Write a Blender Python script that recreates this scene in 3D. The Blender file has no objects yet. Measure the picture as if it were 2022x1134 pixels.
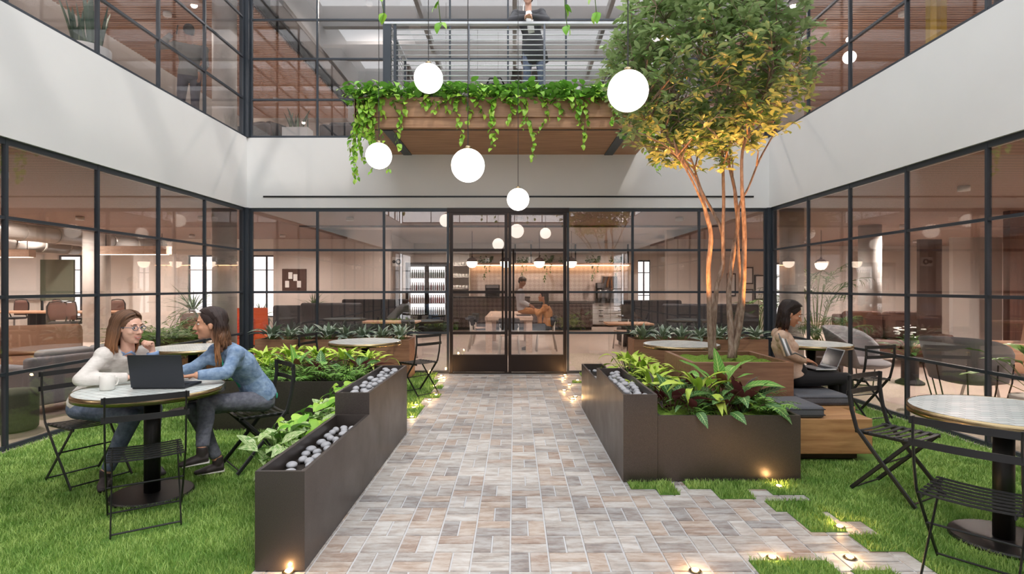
import bpy, math, random
import numpy as np
from mathutils import Vector, Matrix, Euler

random.seed(7)
RNG = np.random.default_rng(7)
SC = bpy.context.scene
COL = SC.collection
PI = math.pi
EYE = 1.55
F = 1109.0

# ------------------------------------------------------------------ camera, sky, sun, exposure
cam_d = bpy.data.cameras.new('camera')
cam = bpy.data.objects.new('camera', cam_d)
COL.objects.link(cam)
cam.location = (0, 0, EYE)
cam.rotation_euler = (PI / 2, 0, 0)
cam_d.sensor_width = 36
cam_d.lens = 36 * F / 2022
cam_d.shift_x = -5 / 2022
cam_d.shift_y = -1 / 2022
cam_d.clip_start = .05
cam_d.clip_end = 300
SC.camera = cam

world = bpy.data.worlds.new('sky')
SC.world = world
world.use_nodes = True
wb = world.node_tree.nodes['Background']
wb.inputs['Color'].default_value = (0.93, 0.96, 1.0, 1)
wb.inputs['Strength'].default_value = 3.3

sun_d = bpy.data.lights.new('sun', 'SUN')
sun = bpy.data.objects.new('sun', sun_d)
COL.objects.link(sun)
sun_d.energy = 1.1
sun_d.angle = math.radians(2.2)
sun_d.color = (1, .95, .88)
sun.rotation_euler = Vector((-.40, .62, -.85)).to_track_quat('-Z', 'Y').to_euler()
sun.location = (4, -4, 14)

SC.view_settings.view_transform = 'Standard'
SC.view_settings.look = 'None'
SC.view_settings.gamma = 1
SC.view_settings.use_curve_mapping = False
SC.view_settings.exposure = -0.08
SC.cycles.max_bounces = 6
SC.cycles.diffuse_bounces = 4
SC.cycles.glossy_bounces = 3
SC.cycles.transmission_bounces = 4
SC.cycles.transparent_max_bounces = 24
SC.cycles.caustics_reflective = False
SC.cycles.caustics_refractive = False
SC.cycles.sample_clamp_indirect = 6
SC.cycles.use_denoising = True


# ------------------------------------------------------------------ colours and materials
def lin(c):
    return c / 12.92 if c <= .04045 else ((c + .055) / 1.055) ** 2.4


def rgb(r, g, b):
    return (lin(r / 255), lin(g / 255), lin(b / 255), 1)


MATS = {}


class NT:
    """small helper around a node tree"""

    def __init__(self, name):
        self.m = bpy.data.materials.new(name)
        self.m.use_nodes = True
        self.t = self.m.node_tree
        self.n = self.t.nodes
        self.b = self.n['Principled BSDF']
        self.out = self.n['Material Output']
        MATS[name] = self.m

    def node(self, typ, **kw):
        x = self.n.new(typ)
        for k, v in kw.items():
            if k in x.inputs:
                x.inputs[k].default_value = v
            else:
                setattr(x, k, v)
        return x

    def link(self, a, b):
        self.t.links.new(a, b)

    def coord(self, scale=(1, 1, 1), kind='Object', rot=(0, 0, 0)):
        tc = self.node('ShaderNodeTexCoord')
        mp = self.node('ShaderNodeMapping')
        mp.inputs['Scale'].default_value = scale
        mp.inputs['Rotation'].default_value = rot
        self.link(tc.outputs[kind], mp.inputs['Vector'])
        return mp.outputs['Vector']

    def noise(self, vec, scale, detail=4, rough=.55):
        x = self.node('ShaderNodeTexNoise')
        x.inputs['Scale'].default_value = scale
        x.inputs['Detail'].default_value = detail
        x.inputs['Roughness'].default_value = rough
        if vec is not None:
            self.link(vec, x.inputs['Vector'])
        return x.outputs['Fac']

    def ramp(self, fac, stops, interp='LINEAR'):
        x = self.node('ShaderNodeValToRGB')
        x.color_ramp.interpolation = interp
        e = x.color_ramp.elements
        while len(e) > 1:
            e.remove(e[-1])
        e[0].position, e[0].color = stops[0]
        for p, c in stops[1:]:
            q = e.new(p)
            q.color = c
        self.link(fac, x.inputs['Fac'])
        return x.outputs['Color']

    def mix(self, fac, a, b, typ='MIX'):
        x = self.node('ShaderNodeMix', data_type='RGBA', blend_type=typ)
        for val, k in ((fac, 0), (a, 6), (b, 7)):
            if hasattr(val, 'links'):
                self.link(val, x.inputs[k])
            else:
                x.inputs[k].default_value = val
        return x.outputs[2]

    def math(self, op, a, b=0.5, clamp=False):
        x = self.node('ShaderNodeMath', operation=op, use_clamp=clamp)
        for val, k in ((a, 0), (b, 1)):
            if hasattr(val, 'links'):
                self.link(val, x.inputs[k])
            else:
                x.inputs[k].default_value = val
        return x.outputs[0]

    def set(self, **kw):
        for k, v in kw.items():
            k = k.replace('_', ' ')
            if hasattr(v, 'links'):
                self.link(v, self.b.inputs[k])
            else:
                self.b.inputs[k].default_value = v
        return self

    def bump(self, h, strength=.3, dist=.01):
        x = self.node('ShaderNodeBump')
        x.inputs['Strength'].default_value = strength
        x.inputs['Distance'].default_value = dist
        self.link(h, x.inputs['Height'])
        self.link(x.outputs['Normal'], self.b.inputs['Normal'])
        return self


def plain(name, col, rough=.5, metal=0., var=.0, vscale=8, bump=0., spec=.5):
    t = NT(name)
    c = col
    if var or bump:
        f = t.noise(t.coord(), vscale)
        if var:
            lo = tuple(x * (1 - var) for x in col[:3]) + (1,)
            hi = tuple(min(1, x * (1 + var)) for x in col[:3]) + (1,)
            c = t.ramp(f, [(.3, lo), (.7, hi)])
        if bump:
            t.bump(f, bump)
    t.set(Base_Color=c, Roughness=rough, Metallic=metal, Specular_IOR_Level=spec)
    return t.m


def wood(name, c0, c1, axis='X', rough=.5, scale=1.0, plank=0.):
    t = NT(name)
    sc = {'X': (1.2, 14, 14), 'Y': (14, 1.2, 14), 'Z': (14, 14, 1.2)}[axis]
    v = t.coord(tuple(s * scale for s in sc))
    f = t.noise(v, 1.6, 6, .62)
    c = t.ramp(f, [(.28, c0), (.52, tuple((a + b) / 2 for a, b in zip(c0, c1))), (.74, c1)])
    t.set(Base_Color=c, Roughness=rough)
    t.bump(f, .08, .005)
    return t.m


def emis(name, col, strength):
    t = NT(name)
    t.set(Base_Color=col, Emission_Color=col, Emission_Strength=strength, Roughness=.4)
    return t.m


plain('white_plaster', rgb(224, 223, 222), .75, var=.02, vscale=1.2)
plain('frame_metal', rgb(58, 64, 72), .42, .3)
plain('door_metal', rgb(48, 40, 38), .38, .55)
plain('bistro_metal', rgb(44, 44, 45), .42, .3)
plain('base_metal', rgb(40, 38, 38), .4, .5)
plain('concrete', rgb(198, 195, 191), .7, var=.12, vscale=3, bump=.05)
plain('beige_wall', rgb(210, 201, 194), .7)
plain('cream_wall', rgb(232, 226, 220), .7)
plain('office_ceiling', rgb(206, 196, 190), .8)
plain('grey_ceiling', rgb(150, 150, 152), .8)
plain('dark_brown', rgb(74, 50, 44), .5)
plain('black', rgb(22, 22, 24), .4)
plain('charcoal', rgb(48, 48, 52), .8, var=.1, vscale=60)
plain('cushion_grey', rgb(92, 94, 100), .85, var=.12, vscale=120, bump=.06)
plain('sofa_grey', rgb(138, 138, 142), .9, var=.1, vscale=90, bump=.06)
plain('sofa_tan', rgb(168, 132, 108), .85, var=.06, vscale=60)
plain('sofa_brown', rgb(112, 82, 74), .85, var=.08, vscale=60)
plain('moss_green', rgb(92, 98, 82), .9, var=.1, vscale=60)
plain('orange_fabric', rgb(214, 92, 42), .8)
plain('laptop_dark', rgb(58, 60, 66), .38, .6)
plain('laptop_silver', rgb(186, 190, 196), .32, .7)
plain('key_dark', rgb(34, 36, 42), .5)
plain('ceramic', rgb(232, 228, 222), .25)
plain('white_pot', rgb(222, 226, 228), .35)
plain('soil', rgb(40, 32, 26), .95, var=.3, vscale=40, bump=.4)
plain('brass', rgb(156, 138, 106), .24, .95)
plain('steel', rgb(168, 170, 174), .28, .9)
plain('rail_steel', rgb(200, 203, 208), .35, .25)
plain('post_steel', rgb(110, 114, 122), .4, .4)
plain('pebble', rgb(168, 168, 172), .7, var=.14, vscale=9)
plain('white_leg', rgb(214, 206, 198), .4)
plain('grout', rgb(196, 196, 198), .9)
plain('screen', rgb(20, 24, 30), .15)
plain('duct', rgb(170, 165, 160), .4, .6)
plain('yellow_paint', rgb(200, 168, 50), .5)
plain('paper_white', rgb(236, 236, 236), .7)
emis('globe_glow', (1, .93, .84, 1), 5.5)
emis('pendant_glow', (1, .86, .70, 1), 5.0)
emis('strip_glow', (1, .90, .80, 1), 26)
emis('cove_glow', (1, .62, .34, 1), 9)
emis('window_glow', (.93, .97, 1, 1), 2.6)
emis('fridge_glow', (.92, .97, 1, 1), 2.4)
emis('spot_glow', (1, .62, .25, 1), 60)
wood('walnut', rgb(116, 80, 60), rgb(160, 120, 94), 'X', .5)
wood('walnut_side', rgb(150, 120, 92), rgb(186, 154, 120), 'Y', .5)
wood('oak', rgb(150, 104, 66), rgb(204, 160, 112), 'X', .45)
wood('balcony_wood', rgb(140, 98, 70), rgb(188, 146, 110), 'X', .5, .8)
wood('table_wood', rgb(176, 130, 100), rgb(206, 168, 138), 'X', .45)
wood('pale_wood', rgb(190, 160, 140), rgb(214, 190, 172), 'Y', .5)
wood('panel_wood', rgb(70, 42, 34), rgb(108, 70, 56), 'Z', .5)


def mk_planter():
    t = NT('planter_metal')
    v = t.coord()
    f = t.noise(v, 420, 2, .6)
    g = t.noise(v, 3, 3)
    c = t.ramp(f, [(.35, rgb(70, 63, 60)), (.62, rgb(98, 90, 86)), (.78, rgb(146, 134, 124))])
    t.set(Base_Color=c, Metallic=.55, Roughness=t.ramp(g, [(.3, (.30,) * 3 + (1,)), (.7, (.42,) * 3 + (1,))]))
    t.bump(f, .12, .002)


mk_planter()


def mk_glass(name, tint, r0=.05, k=1.0):
    t = NT(name)
    t.n.remove(t.b)
    tr = t.node('ShaderNodeBsdfTransparent')
    tr.inputs['Color'].default_value = tint
    gl = t.node('ShaderNodeBsdfGlossy')
    gl.inputs['Roughness'].default_value = 0.0
    gl.inputs['Color'].default_value = (1, 1, 1, 1)
    lw = t.node('ShaderNodeLayerWeight')
    lw.inputs['Blend'].default_value = .5
    p = t.math('POWER', lw.outputs['Facing'], 5)
    p = t.math('MULTIPLY', p, .96 * k)
    p = t.math('ADD', p, r0, True)
    mx = t.node('ShaderNodeMixShader')
    t.link(p, mx.inputs[0])
    t.link(tr.outputs[0], mx.inputs[1])
    t.link(gl.outputs[0], mx.inputs[2])
    t.link(mx.outputs[0], t.out.inputs['Surface'])


mk_glass('glass', (.92, .90, .89, 1), .10)


def mk_paver():
    t = NT('paver')
    geo = t.node('ShaderNodeNewGeometry')
    rnd = geo.outputs['Random Per Island']
    base = t.ramp(rnd, [(0, rgb(158, 154, 151)), (.16, rgb(182, 178, 174)), (.3, rgb(156, 134, 120)), (.42, rgb(198, 194, 190)),
                        (.56, rgb(166, 162, 158)), (.68, rgb(134, 132, 133)), (.8, rgb(178, 158, 142)), (.92, rgb(120, 119, 122)), (1, rgb(172, 168, 164))], 'CONSTANT')
    off = t.node('ShaderNodeVectorMath', operation='SCALE')
    comb = t.node('ShaderNodeCombineXYZ')
    t.link(rnd, comb.inputs[0]); t.link(rnd, comb.inputs[1])
    t.link(comb.outputs[0], off.inputs[0]); off.inputs[3].default_value = 37
    add = t.node('ShaderNodeVectorMath', operation='ADD')
    t.link(t.coord((5, 16, 1)), add.inputs[0]); t.link(off.outputs[0], add.inputs[1])
    f = t.noise(add.outputs[0], 1.1, 6, .68)
    blot = t.ramp(f, [(.30, rgb(92, 88, 88)), (.44, rgb(172, 154, 142)), (.56, rgb(208, 204, 200)), (.75, rgb(234, 233, 232))])
    c = t.mix(.46, base, blot)
    g = t.noise(add.outputs[0], 9, 3)
    t.set(Base_Color=c, Roughness=t.ramp(g, [(.3, (.42,) * 3 + (1,)), (.7, (.62,) * 3 + (1,))]))
    t.bump(f, .15, .004)


mk_paver()


def mk_tiletop():
    """white fish-scale tiled table top"""
    t = NT('tile_top')
    v = t.coord((11, 11, 11), rot=(0, 0, .5))
    br = t.node('ShaderNodeTexBrick')
    br.inputs['Scale'].default_value = 1
    br.inputs['Color1'].default_value = rgb(226, 230, 226)
    br.inputs['Color2'].default_value = rgb(206, 214, 212)
    br.inputs['Mortar'].default_value = rgb(172, 172, 168)
    br.inputs['Mortar Size'].default_value = .035
    br.inputs['Brick Width'].default_value = 1.0
    br.inputs['Row Height'].default_value = .62
    t.link(v, br.inputs['Vector'])
    t.set(Base_Color=br.outputs['Color'], Roughness=.22)


mk_tiletop()


def mk_leaf(name, edge, mid, vein, under, rough=.42, veins=9., mode='vein', trans=.22):
    """leaf colours laid out along the blade: u across, v along"""
    t = NT(name)
    uv = t.node('ShaderNodeUVMap')
    sep = t.node('ShaderNodeSeparateXYZ')
    t.link(uv.outputs['UV'], sep.inputs[0])
    a = t.math('ABSOLUTE', t.math('SUBTRACT', sep.outputs[0], .5))
    rnd = t.node('ShaderNodeNewGeometry').outputs['Random Per Island']
    base = t.mix(rnd, edge, mid)
    if mode == 'vein':
        w = t.math('SINE', t.math('MULTIPLY', t.math('SUBTRACT', sep.outputs[1], t.math('MULTIPLY', a, .35)), veins * 2 * PI))
        s = t.math('GREATER_THAN', w, .72)
        m = t.math('LESS_THAN', a, .045)
        s = t.math('MAXIMUM', t.math('MULTIPLY', s, .45), m)
        base = t.mix(s, base, vein)
    elif mode == 'silver':
        w = t.noise(t.coord((14, 5, 5), 'UV'), 1.0, 3)
        s = t.ramp(w, [(.46, (0, 0, 0, 1)), (.54, (1, 1, 1, 1))])
        base = t.mix(s, base, vein)
    elif mode == 'rim':
        s = t.math('GREATER_THAN', a, .36)
        base = t.mix(s, base, vein)
    geo = t.node('ShaderNodeNewGeometry')
    col = t.mix(geo.outputs['Backfacing'], base, under)
    t.set(Base_Color=col, Roughness=rough)
    tl = t.node('ShaderNodeBsdfTranslucent')
    t.link(col, tl.inputs['Color'])
    mx = t.node('ShaderNodeMixShader')
    mx.inputs[0].default_value = trans
    t.link(t.b.outputs[0], mx.inputs[1])
    t.link(tl.outputs[0], mx.inputs[2])
    t.link(mx.outputs[0], t.out.inputs['Surface'])


mk_leaf('leaf_lime', rgb(172, 206, 62), rgb(216, 236, 108), rgb(210, 232, 120), rgb(160, 196, 70), mode='none')
mk_leaf('leaf_fern', rgb(100, 156, 64), rgb(150, 196, 92), rgb(150, 190, 100), rgb(104, 150, 70), mode='none')
mk_leaf('leaf_prayer', rgb(48, 92, 48), rgb(70, 120, 58), rgb(168, 200, 130), rgb(104, 48, 60), veins=9)
mk_leaf('leaf_prayer_bright', rgb(96, 160, 66), rgb(116, 178, 76), rgb(206, 226, 140), rgb(120, 70, 60), veins=11)
mk_leaf('leaf_silver', rgb(66, 100, 72), rgb(96, 130, 94), rgb(206, 220, 208), rgb(120, 140, 116), mode='silver')
mk_leaf('leaf_purple', rgb(70, 60, 62), rgb(96, 104, 92), rgb(150, 120, 124), rgb(110, 40, 56), mode='rim')
mk_leaf('leaf_pothos', rgb(112, 176, 48), rgb(184, 222, 84), rgb(190, 216, 120), rgb(110, 160, 70), mode='none')
mk_leaf('leaf_pothos_variegated', rgb(96, 148, 62), rgb(150, 192, 96), rgb(212, 224, 170), rgb(130, 170, 100), mode='silver')
mk_leaf('leaf_tree', rgb(84, 134, 56), rgb(150, 180, 100), rgb(150, 180, 100), rgb(156, 176, 122), mode='none', trans=.35, rough=.22)
mk_leaf('leaf_dark', rgb(44, 82, 38), rgb(84, 122, 52), rgb(110, 140, 70), rgb(70, 100, 50), mode='none')
mk_leaf('leaf_snake', rgb(54, 84, 70), rgb(74, 106, 86), rgb(150, 168, 120), rgb(60, 88, 72), mode='vein', veins=14, trans=.05)
plain('stem_green', rgb(96, 122, 58), .6)
plain('stem_brown', rgb(96, 74, 56), .8)


def mk_moss():
    t = NT('moss')
    f = t.noise(t.coord(), 60, 4, .7)
    t.set(Base_Color=t.ramp(f, [(.3, rgb(70, 100, 24)), (.55, rgb(122, 158, 46)), (.75, rgb(160, 190, 80))]), Roughness=.95)
    t.bump(f, 1.0, .02)


mk_moss()


def mk_turf():
    t = NT('turf')
    rnd = t.node('ShaderNodeNewGeometry').outputs['Random Per Island']
    f = t.noise(t.coord(), 4.2, 3)
    c = t.ramp(rnd, [(0, rgb(92, 138, 44)), (.5, rgb(136, 178, 76)), (1, rgb(190, 214, 130))])
    c = t.mix(.55, c, t.ramp(f, [(.34, rgb(82, 126, 40)), (.66, rgb(186, 210, 118))]))
    t.set(Base_Color=c, Roughness=.6)


mk_turf()
plain('turf_base', rgb(84, 120, 44), .95, var=.2, vscale=30)


def mk_herring():
    t = NT('herringbone_dark')
    v = t.coord((9, 9, 9), rot=(0, PI / 4, 0))
    br = t.node('ShaderNodeTexChecker')
    br.inputs['Color1'].default_value = rgb(92, 78, 74)
    br.inputs['Color2'].default_value = rgb(116, 102, 98)
    br.inputs['Scale'].default_value = 1
    t.link(v, br.inputs['Vector'])
    t.set(Base_Color=br.outputs['Color'], Roughness=.4)
    t = NT('backsplash')
    v = t.coord((8, 8, 8), rot=(0, PI / 4, 0))
    br = t.node('ShaderNodeTexChecker')
    br.inputs['Color1'].default_value = rgb(196, 182, 174)
    br.inputs['Color2'].default_value = rgb(210, 198, 190)
    br.inputs['Scale'].default_value = 1
    t.link(v, br.inputs['Vector'])
    t.set(Base_Color=br.outputs['Color'], Roughness=.25)


mk_herring()


def mk_slat_wood(name, axis_scale, c0, c1):
    t = NT(name)
    w = t.node('ShaderNodeTexWave', wave_type='BANDS', bands_direction=axis_scale[0], wave_profile='SIN')
    w.inputs['Scale'].default_value = axis_scale[1]
    t.link(t.coord(), w.inputs['Vector'])
    c = t.ramp(w.outputs['Fac'], [(.3, c0), (.5, c1)])
    t.set(Base_Color=c, Roughness=.6)


mk_slat_wood('plank_ceiling', ('Y', 2.2), rgb(112, 84, 70), rgb(134, 104, 88))
wood('slat_wood', rgb(166, 126, 102), rgb(196, 156, 130), 'X', .6)


# ------------------------------------------------------------------ mesh helpers
class MB:
    """collects shapes; build() links them as ONE mesh object"""

    def __init__(self):
        self.v, self.f, self.uv = [], [], []

    def add(self, verts, faces):
        o = len(self.v)
        self.v.extend([tuple(p) for p in verts])
        self.f.extend([tuple(i + o for i in q) for q in faces])
        return self

    def box(self, x0, y0, z0, x1, y1, z1):
        v = [(x0, y0, z0), (x1, y0, z0), (x1, y1, z0), (x0, y1, z0), (x0, y0, z1), (x1, y0, z1), (x1, y1, z1), (x0, y1, z1)]
        return self.add(v, [(0, 3, 2, 1), (4, 5, 6, 7), (0, 1, 5, 4), (1, 2, 6, 5), (2, 3, 7, 6), (3, 0, 4, 7)])

    def obox(self, c, s, rot=(0, 0, 0)):
        R = rot if isinstance(rot, Matrix) else Euler(rot).to_matrix()
        c = Vector(c)
        v = []
        for dz in (-.5, .5):
            for dx, dy in ((-.5, -.5), (.5, -.5), (.5, .5), (-.5, .5)):
                v.append(c + R @ Vector((dx * s[0], dy * s[1], dz * s[2])))
        return self.add(v, [(0, 3, 2, 1), (4, 5, 6, 7), (0, 1, 5, 4), (1, 2, 6, 5), (2, 3, 7, 6), (3, 0, 4, 7)])

    def tube(self, pts, r, n=8, ref=None, flat=1.0, closed_caps=True):
        """sweep along pts; r a number or one per point; flat < 1 squashes the section along the second axis"""
        pts = [Vector(p) for p in pts]
        m = len(pts)
        rs = [r] * m if not isinstance(r, (list, tuple)) else r
        up = Vector(ref) if ref else None
        prev = None
        verts = []
        for i, p in enumerate(pts):
            d = (pts[min(i + 1, m - 1)] - pts[max(i - 1, 0)]).normalized()
            if up is not None:
                a = up - d * up.dot(d)
            elif prev is None:
                a = Vector((0, 0, 1)).cross(d) if abs(d.z) < .95 else Vector((1, 0, 0)) - d * d.x
            else:
                a = prev - d * prev.dot(d)
            if a.length < 1e-6:
                a = Vector((1, 0, 0)) - d * d.x
            a.normalize()
            prev = a
            b = d.cross(a)
            for k in range(n):
                t = 2 * PI * k / n + (PI / 4 if n == 4 else 0)
                rr = rs[i] if not isinstance(rs[i], (tuple, list)) else 1
                if isinstance(rs[i], (tuple, list)):
                    verts.append(p + a * (math.cos(t) * rs[i][0]) + b * (math.sin(t) * rs[i][1]))
                else:
                    verts.append(p + a * (math.cos(t) * rr) + b * (math.sin(t) * rr * flat))
        faces = []
        for i in range(m - 1):
            for k in range(n):
                k2 = (k + 1) % n
                faces.append((i * n + k, i * n + k2, (i + 1) * n + k2, (i + 1) * n + k))
        if closed_caps:
            faces.append(tuple(range(n - 1, -1, -1)))
            faces.append(tuple((m - 1) * n + k for k in range(n)))
        return self.add(verts, faces)

    def lathe(self, prof, c=(0, 0, 0), n=32):
        """prof: (radius, z) from bottom to top; closes at both ends"""
        v, f = [], []
        for r, z in prof:
            for k in range(n):
                t = 2 * PI * k / n
                v.append((c[0] + r * math.cos(t), c[1] + r * math.sin(t), c[2] + z))
        m = len(prof)
        for i in range(m - 1):
            for k in range(n):
                k2 = (k + 1) % n
                f.append((i * n + k, i * n + k2, (i + 1) * n + k2, (i + 1) * n + k))
        f.append(tuple(range(n - 1, -1, -1)))
        f.append(tuple((m - 1) * n + k for k in range(n)))
        return self.add(v, f)

    def ell(self, c, r, rot=None, nu=16, nv=10):
        c = Vector(c)
        R = rot if isinstance(rot, Matrix) else (Euler(rot).to_matrix() if rot else Matrix.Identity(3))
        if not isinstance(r, (tuple, list)):
            r = (r, r, r)
        v = [c + R @ Vector((0, 0, -r[2]))]
        for j in range(1, nv):
            ph = -PI / 2 + PI * j / nv
            for i in range(nu):
                th = 2 * PI * i / nu
                v.append(c + R @ Vector((r[0] * math.cos(ph) * math.cos(th), r[1] * math.cos(ph) * math.sin(th), r[2] * math.sin(ph))))
        v.append(c + R @ Vector((0, 0, r[2])))
        f = [(0, 1 + (i + 1) % nu, 1 + i) for i in range(nu)]
        for j in range(nv - 2):
            for i in range(nu):
                a = 1 + j * nu + i
                b = 1 + j * nu + (i + 1) % nu
                f.append((a, b, b + nu, a + nu))
        t = len(v) - 1
        o = 1 + (nv - 2) * nu
        f += [(o + i, o + (i + 1) % nu, t) for i in range(nu)]
        return self.add(v, f)

    def mesh(self, name):
        me = bpy.data.meshes.new(name)
        me.from_pydata([tuple(p) for p in self.v], [], self.f)
        me.update()
        return me

    def build(self, name, mat, parent=None, smooth=False, bevel=0., kind=None, seg=2):
        me = self.mesh(name)
        return link(name, me, mat, parent, smooth, bevel, kind, seg)


def link(name, me, mat, parent=None, smooth=False, bevel=0., kind=None, seg=2):
    o = bpy.data.objects.new(name, me)
    COL.objects.link(o)
    if mat:
        me.materials.append(MATS[mat])
    if smooth:
        me.polygons.foreach_set('use_smooth', [True] * len(me.polygons))
    if bevel:
        b = o.modifiers.new('edges', 'BEVEL')
        b.width = bevel
        b.segments = seg
        b.limit_method = 'ANGLE'
        b.angle_limit = math.radians(40)
    if parent:
        o.parent = parent
    if kind:
        o['kind'] = kind
    return o


def thing(name, label, cat, loc=(0, 0, 0), rz=0, group=None, scale=1.):
    o = bpy.data.objects.new(name, None)
    COL.objects.link(o)
    o.empty_display_size = .1
    o.location = loc
    o.rotation_euler = (0, 0, rz)
    o.scale = (scale,) * 3
    return tag(o, label, cat, group)


def tag(o, label, cat, group=None):
    o['label'] = label
    o['category'] = cat
    if group:
        o['group'] = group
    return o


def struct(name, mb, mat, parent=None, smooth=False, bevel=0.):
    return mb.build(name, mat, parent, smooth, bevel, None if parent else 'structure')


def copy_tree(src, label=None, loc=None, rz=None, group=None, scale=None):
    r = src.copy()
    COL.objects.link(r)
    if loc is not None:
        r.location = loc
    if rz is not None:
        r.rotation_euler = (0, 0, rz)
    if scale is not None:
        r.scale = (scale,) * 3
    if label:
        r['label'] = label
    if group:
        r['group'] = group

    def kids(a, b):
        for c in list(a.children):
            d = c.copy()
            COL.objects.link(d)
            d.parent = b
            kids(c, d)
    kids(src, r)
    return r


def np_mesh(name, V, faces_list, UV=None, mat=None, parent=None, smooth=True, kind=None):
    """V (n,3); faces_list: list of (m,k) index arrays"""
    me = bpy.data.meshes.new(name)
    me.vertices.add(len(V))
    me.vertices.foreach_set('co', np.ascontiguousarray(V, np.float32).ravel())
    loops = np.concatenate([f.ravel() for f in faces_list])
    tot = np.concatenate([np.full(len(f), f.shape[1]) for f in faces_list])
    start = np.concatenate([[0], np.cumsum(tot)[:-1]])
    me.loops.add(len(loops))
    me.loops.foreach_set('vertex_index', loops.astype(np.int32))
    me.polygons.add(len(tot))
    me.polygons.foreach_set('loop_start', start.astype(np.int32))
    me.polygons.foreach_set('loop_total', tot.astype(np.int32))
    if UV is not None:
        l = me.uv_layers.new(name='UVMap')
        l.data.foreach_set('uv', UV[loops].astype(np.float32).ravel())
    me.update(calc_edges=True)
    me.validate()
    return link(name, me, mat, parent, smooth, 0, kind)


def stamp(tmpls, mats, pick=None):
    """copies template meshes (V,F,UV) by 4x4 matrices into one vertex/face/uv set"""
    VV, FF, UU, off = [], [], [], 0
    mats = np.asarray(mats, float)
    pick = np.zeros(len(mats), int) if pick is None else np.asarray(pick)
    for k, (V, Fq, U) in enumerate(tmpls):
        M = mats[pick == k]
        if not len(M):
            continue
        P = np.einsum('mij,nj->mni', M[:, :3, :3], V) + M[:, None, :3, 3]
        VV.append(P.reshape(-1, 3))
        n = len(V)
        idx = (np.arange(len(M)) * n + off)[:, None, None]
        FF.append((Fq[None] + idx).reshape(-1, Fq.shape[1]))
        UU.append(np.tile(U, (len(M), 1)))
        off += n * len(M)
    return np.concatenate(VV), FF, np.concatenate(UU)


def leaf_t(L, W, droop=.2, fold=.25, n=6, peak=.4, sharp=1.0, wave=0., cols=3):
    """leaf blade from the origin along +Y, upper side +Z"""
    V, U = [], []
    cs = [-1, 0, 1] if cols == 3 else [-1, -.5, 0, .5, 1]
    for i in range(n + 1):
        t = i / n
        if t < peak:
            w = math.sin(PI / 2 * t / peak) ** .8
        else:
            w = max(0, math.cos(PI / 2 * (t - peak) / (1 - peak))) ** sharp
        w = max(w, .04) * W / 2
        ang = droop * t
        y = L * t * math.cos(ang * .7)
        z = L * (t * .0 - droop * t * t * .6)
        for c in cs:
            V.append((c * w * (1 - .15 * fold), y, z + abs(c) * w * fold + wave * W * math.sin(t * 14 + c * 1.5) * abs(c)))
            U.append((.5 + .5 * c, t))
    k = len(cs)
    Fq = []
    for i in range(n):
        for j in range(k - 1):
            a = i * k + j
            Fq.append((a, a + 1, a + 1 + k, a + k))
    return np.array(V), np.array(Fq), np.array(U)


def mat4(loc, az, el, roll=0., s=1.):
    """+Y of the template turned to azimuth az (from +Y towards -X) and elevation el"""
    R = Matrix.Rotation(az, 4, 'Z') @ Matrix.Rotation(el, 4, 'X') @ Matrix.Rotation(roll, 4, 'Y')
    M = Matrix.Translation(loc) @ R @ Matrix.Scale(s, 4)
    return np.array(M)


def U(a, b):
    return random.uniform(a, b)


def fl(u, v):
    """floor point under a line of sight"""
    y = EYE * F / (v - 566)
    return Vector(((u - 1016) * y / F, y, 0))


def at(u, v, y):
    return Vector(((u - 1016) * y / F, y, EYE - (v - 566) * y / F))

# ------------------------------------------------------------------ the setting
XL, XR, YB, YF = -4.76, 4.53, 10.0, -3.4
Z1, Z2, Z3 = 2.95, 4.20, 7.45      # glass head, sill of the upper floor, upper ceiling
COURT = (XL, XR, YF, YB)

# floors around the courtyard (ground and upper) and the courtyard bed itself
m = MB()
m.box(-30, YF, -.2, XL, 27, -.002).box(XR, YF, -.2, 22, 27, -.002).box(XL, YB, -.2, XR, 27, -.002)
plain('floor_stone', rgb(196, 180, 168), .38, var=.06, vscale=2)
struct('floor', m, 'floor_stone')
m = MB()
m.box(XL, YF, -.25, XR, YB, -.006)
struct('floor_bed', m, 'grout')

# basket-weave paving: 0.22 m modules of two bricks, laid crosswise
PX0, PY0, PM = -.025, 3.055, .2205
m = MB()
gap = .005
for i in range(-11, 14):
    for j in range(-16, 32):
        x0, y0 = PX0 + i * PM, PY0 + j * PM
        xc, yc = x0 + PM / 2, y0 + PM / 2
        if y0 < 1.4 or y0 + PM > YB - .01 or xc < -1.55 or xc > 2.62:
            continue
        if xc > 1.45 and yc > 4.6:
            continue
        h = PM / 2
        if (i + j) % 2:
            cells = [(x0, y0, x0 + PM, y0 + h), (x0, y0 + h, x0 + PM, y0 + PM)]
        else:
            cells = [(x0, y0, x0 + h, y0 + PM), (x0 + h, y0, x0 + PM, y0 + PM)]
        for a, b, c, d in cells:
            g, dz = gap / 2, U(-.0008, .0008)
            q = [(a + g, b + g, -.012), (c - g, b + g, -.012), (c - g, d - g, -.012), (a + g, d - g, -.012)]
            e = .004
            r = [(a + g + e, b + g + e, dz), (c - g - e, b + g + e, dz), (c - g - e, d - g - e, dz), (a + g + e, d - g - e, dz)]
            m.add(q + r, [(4, 5, 6, 7), (0, 1, 5, 4), (1, 2, 6, 5), (2, 3, 7, 6), (3, 0, 4, 7)])
struct('floor_paving', m, 'paver')

# white bands between the storeys
struct('wall_left', MB().box(XL - .3, YF, Z1, XL, YB, Z2), 'white_plaster')
struct('wall_right', MB().box(XR, YF, Z1, XR + .3, YB, Z2), 'white_plaster')
struct('wall_back', MB().box(XL - .3, YB, Z1, XR + .3, YB + .3, Z2), 'white_plaster')
struct('wall_front', MB().box(XL - .3, YF - .3, Z1, XR + .3, YF, Z2), 'white_plaster')
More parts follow.
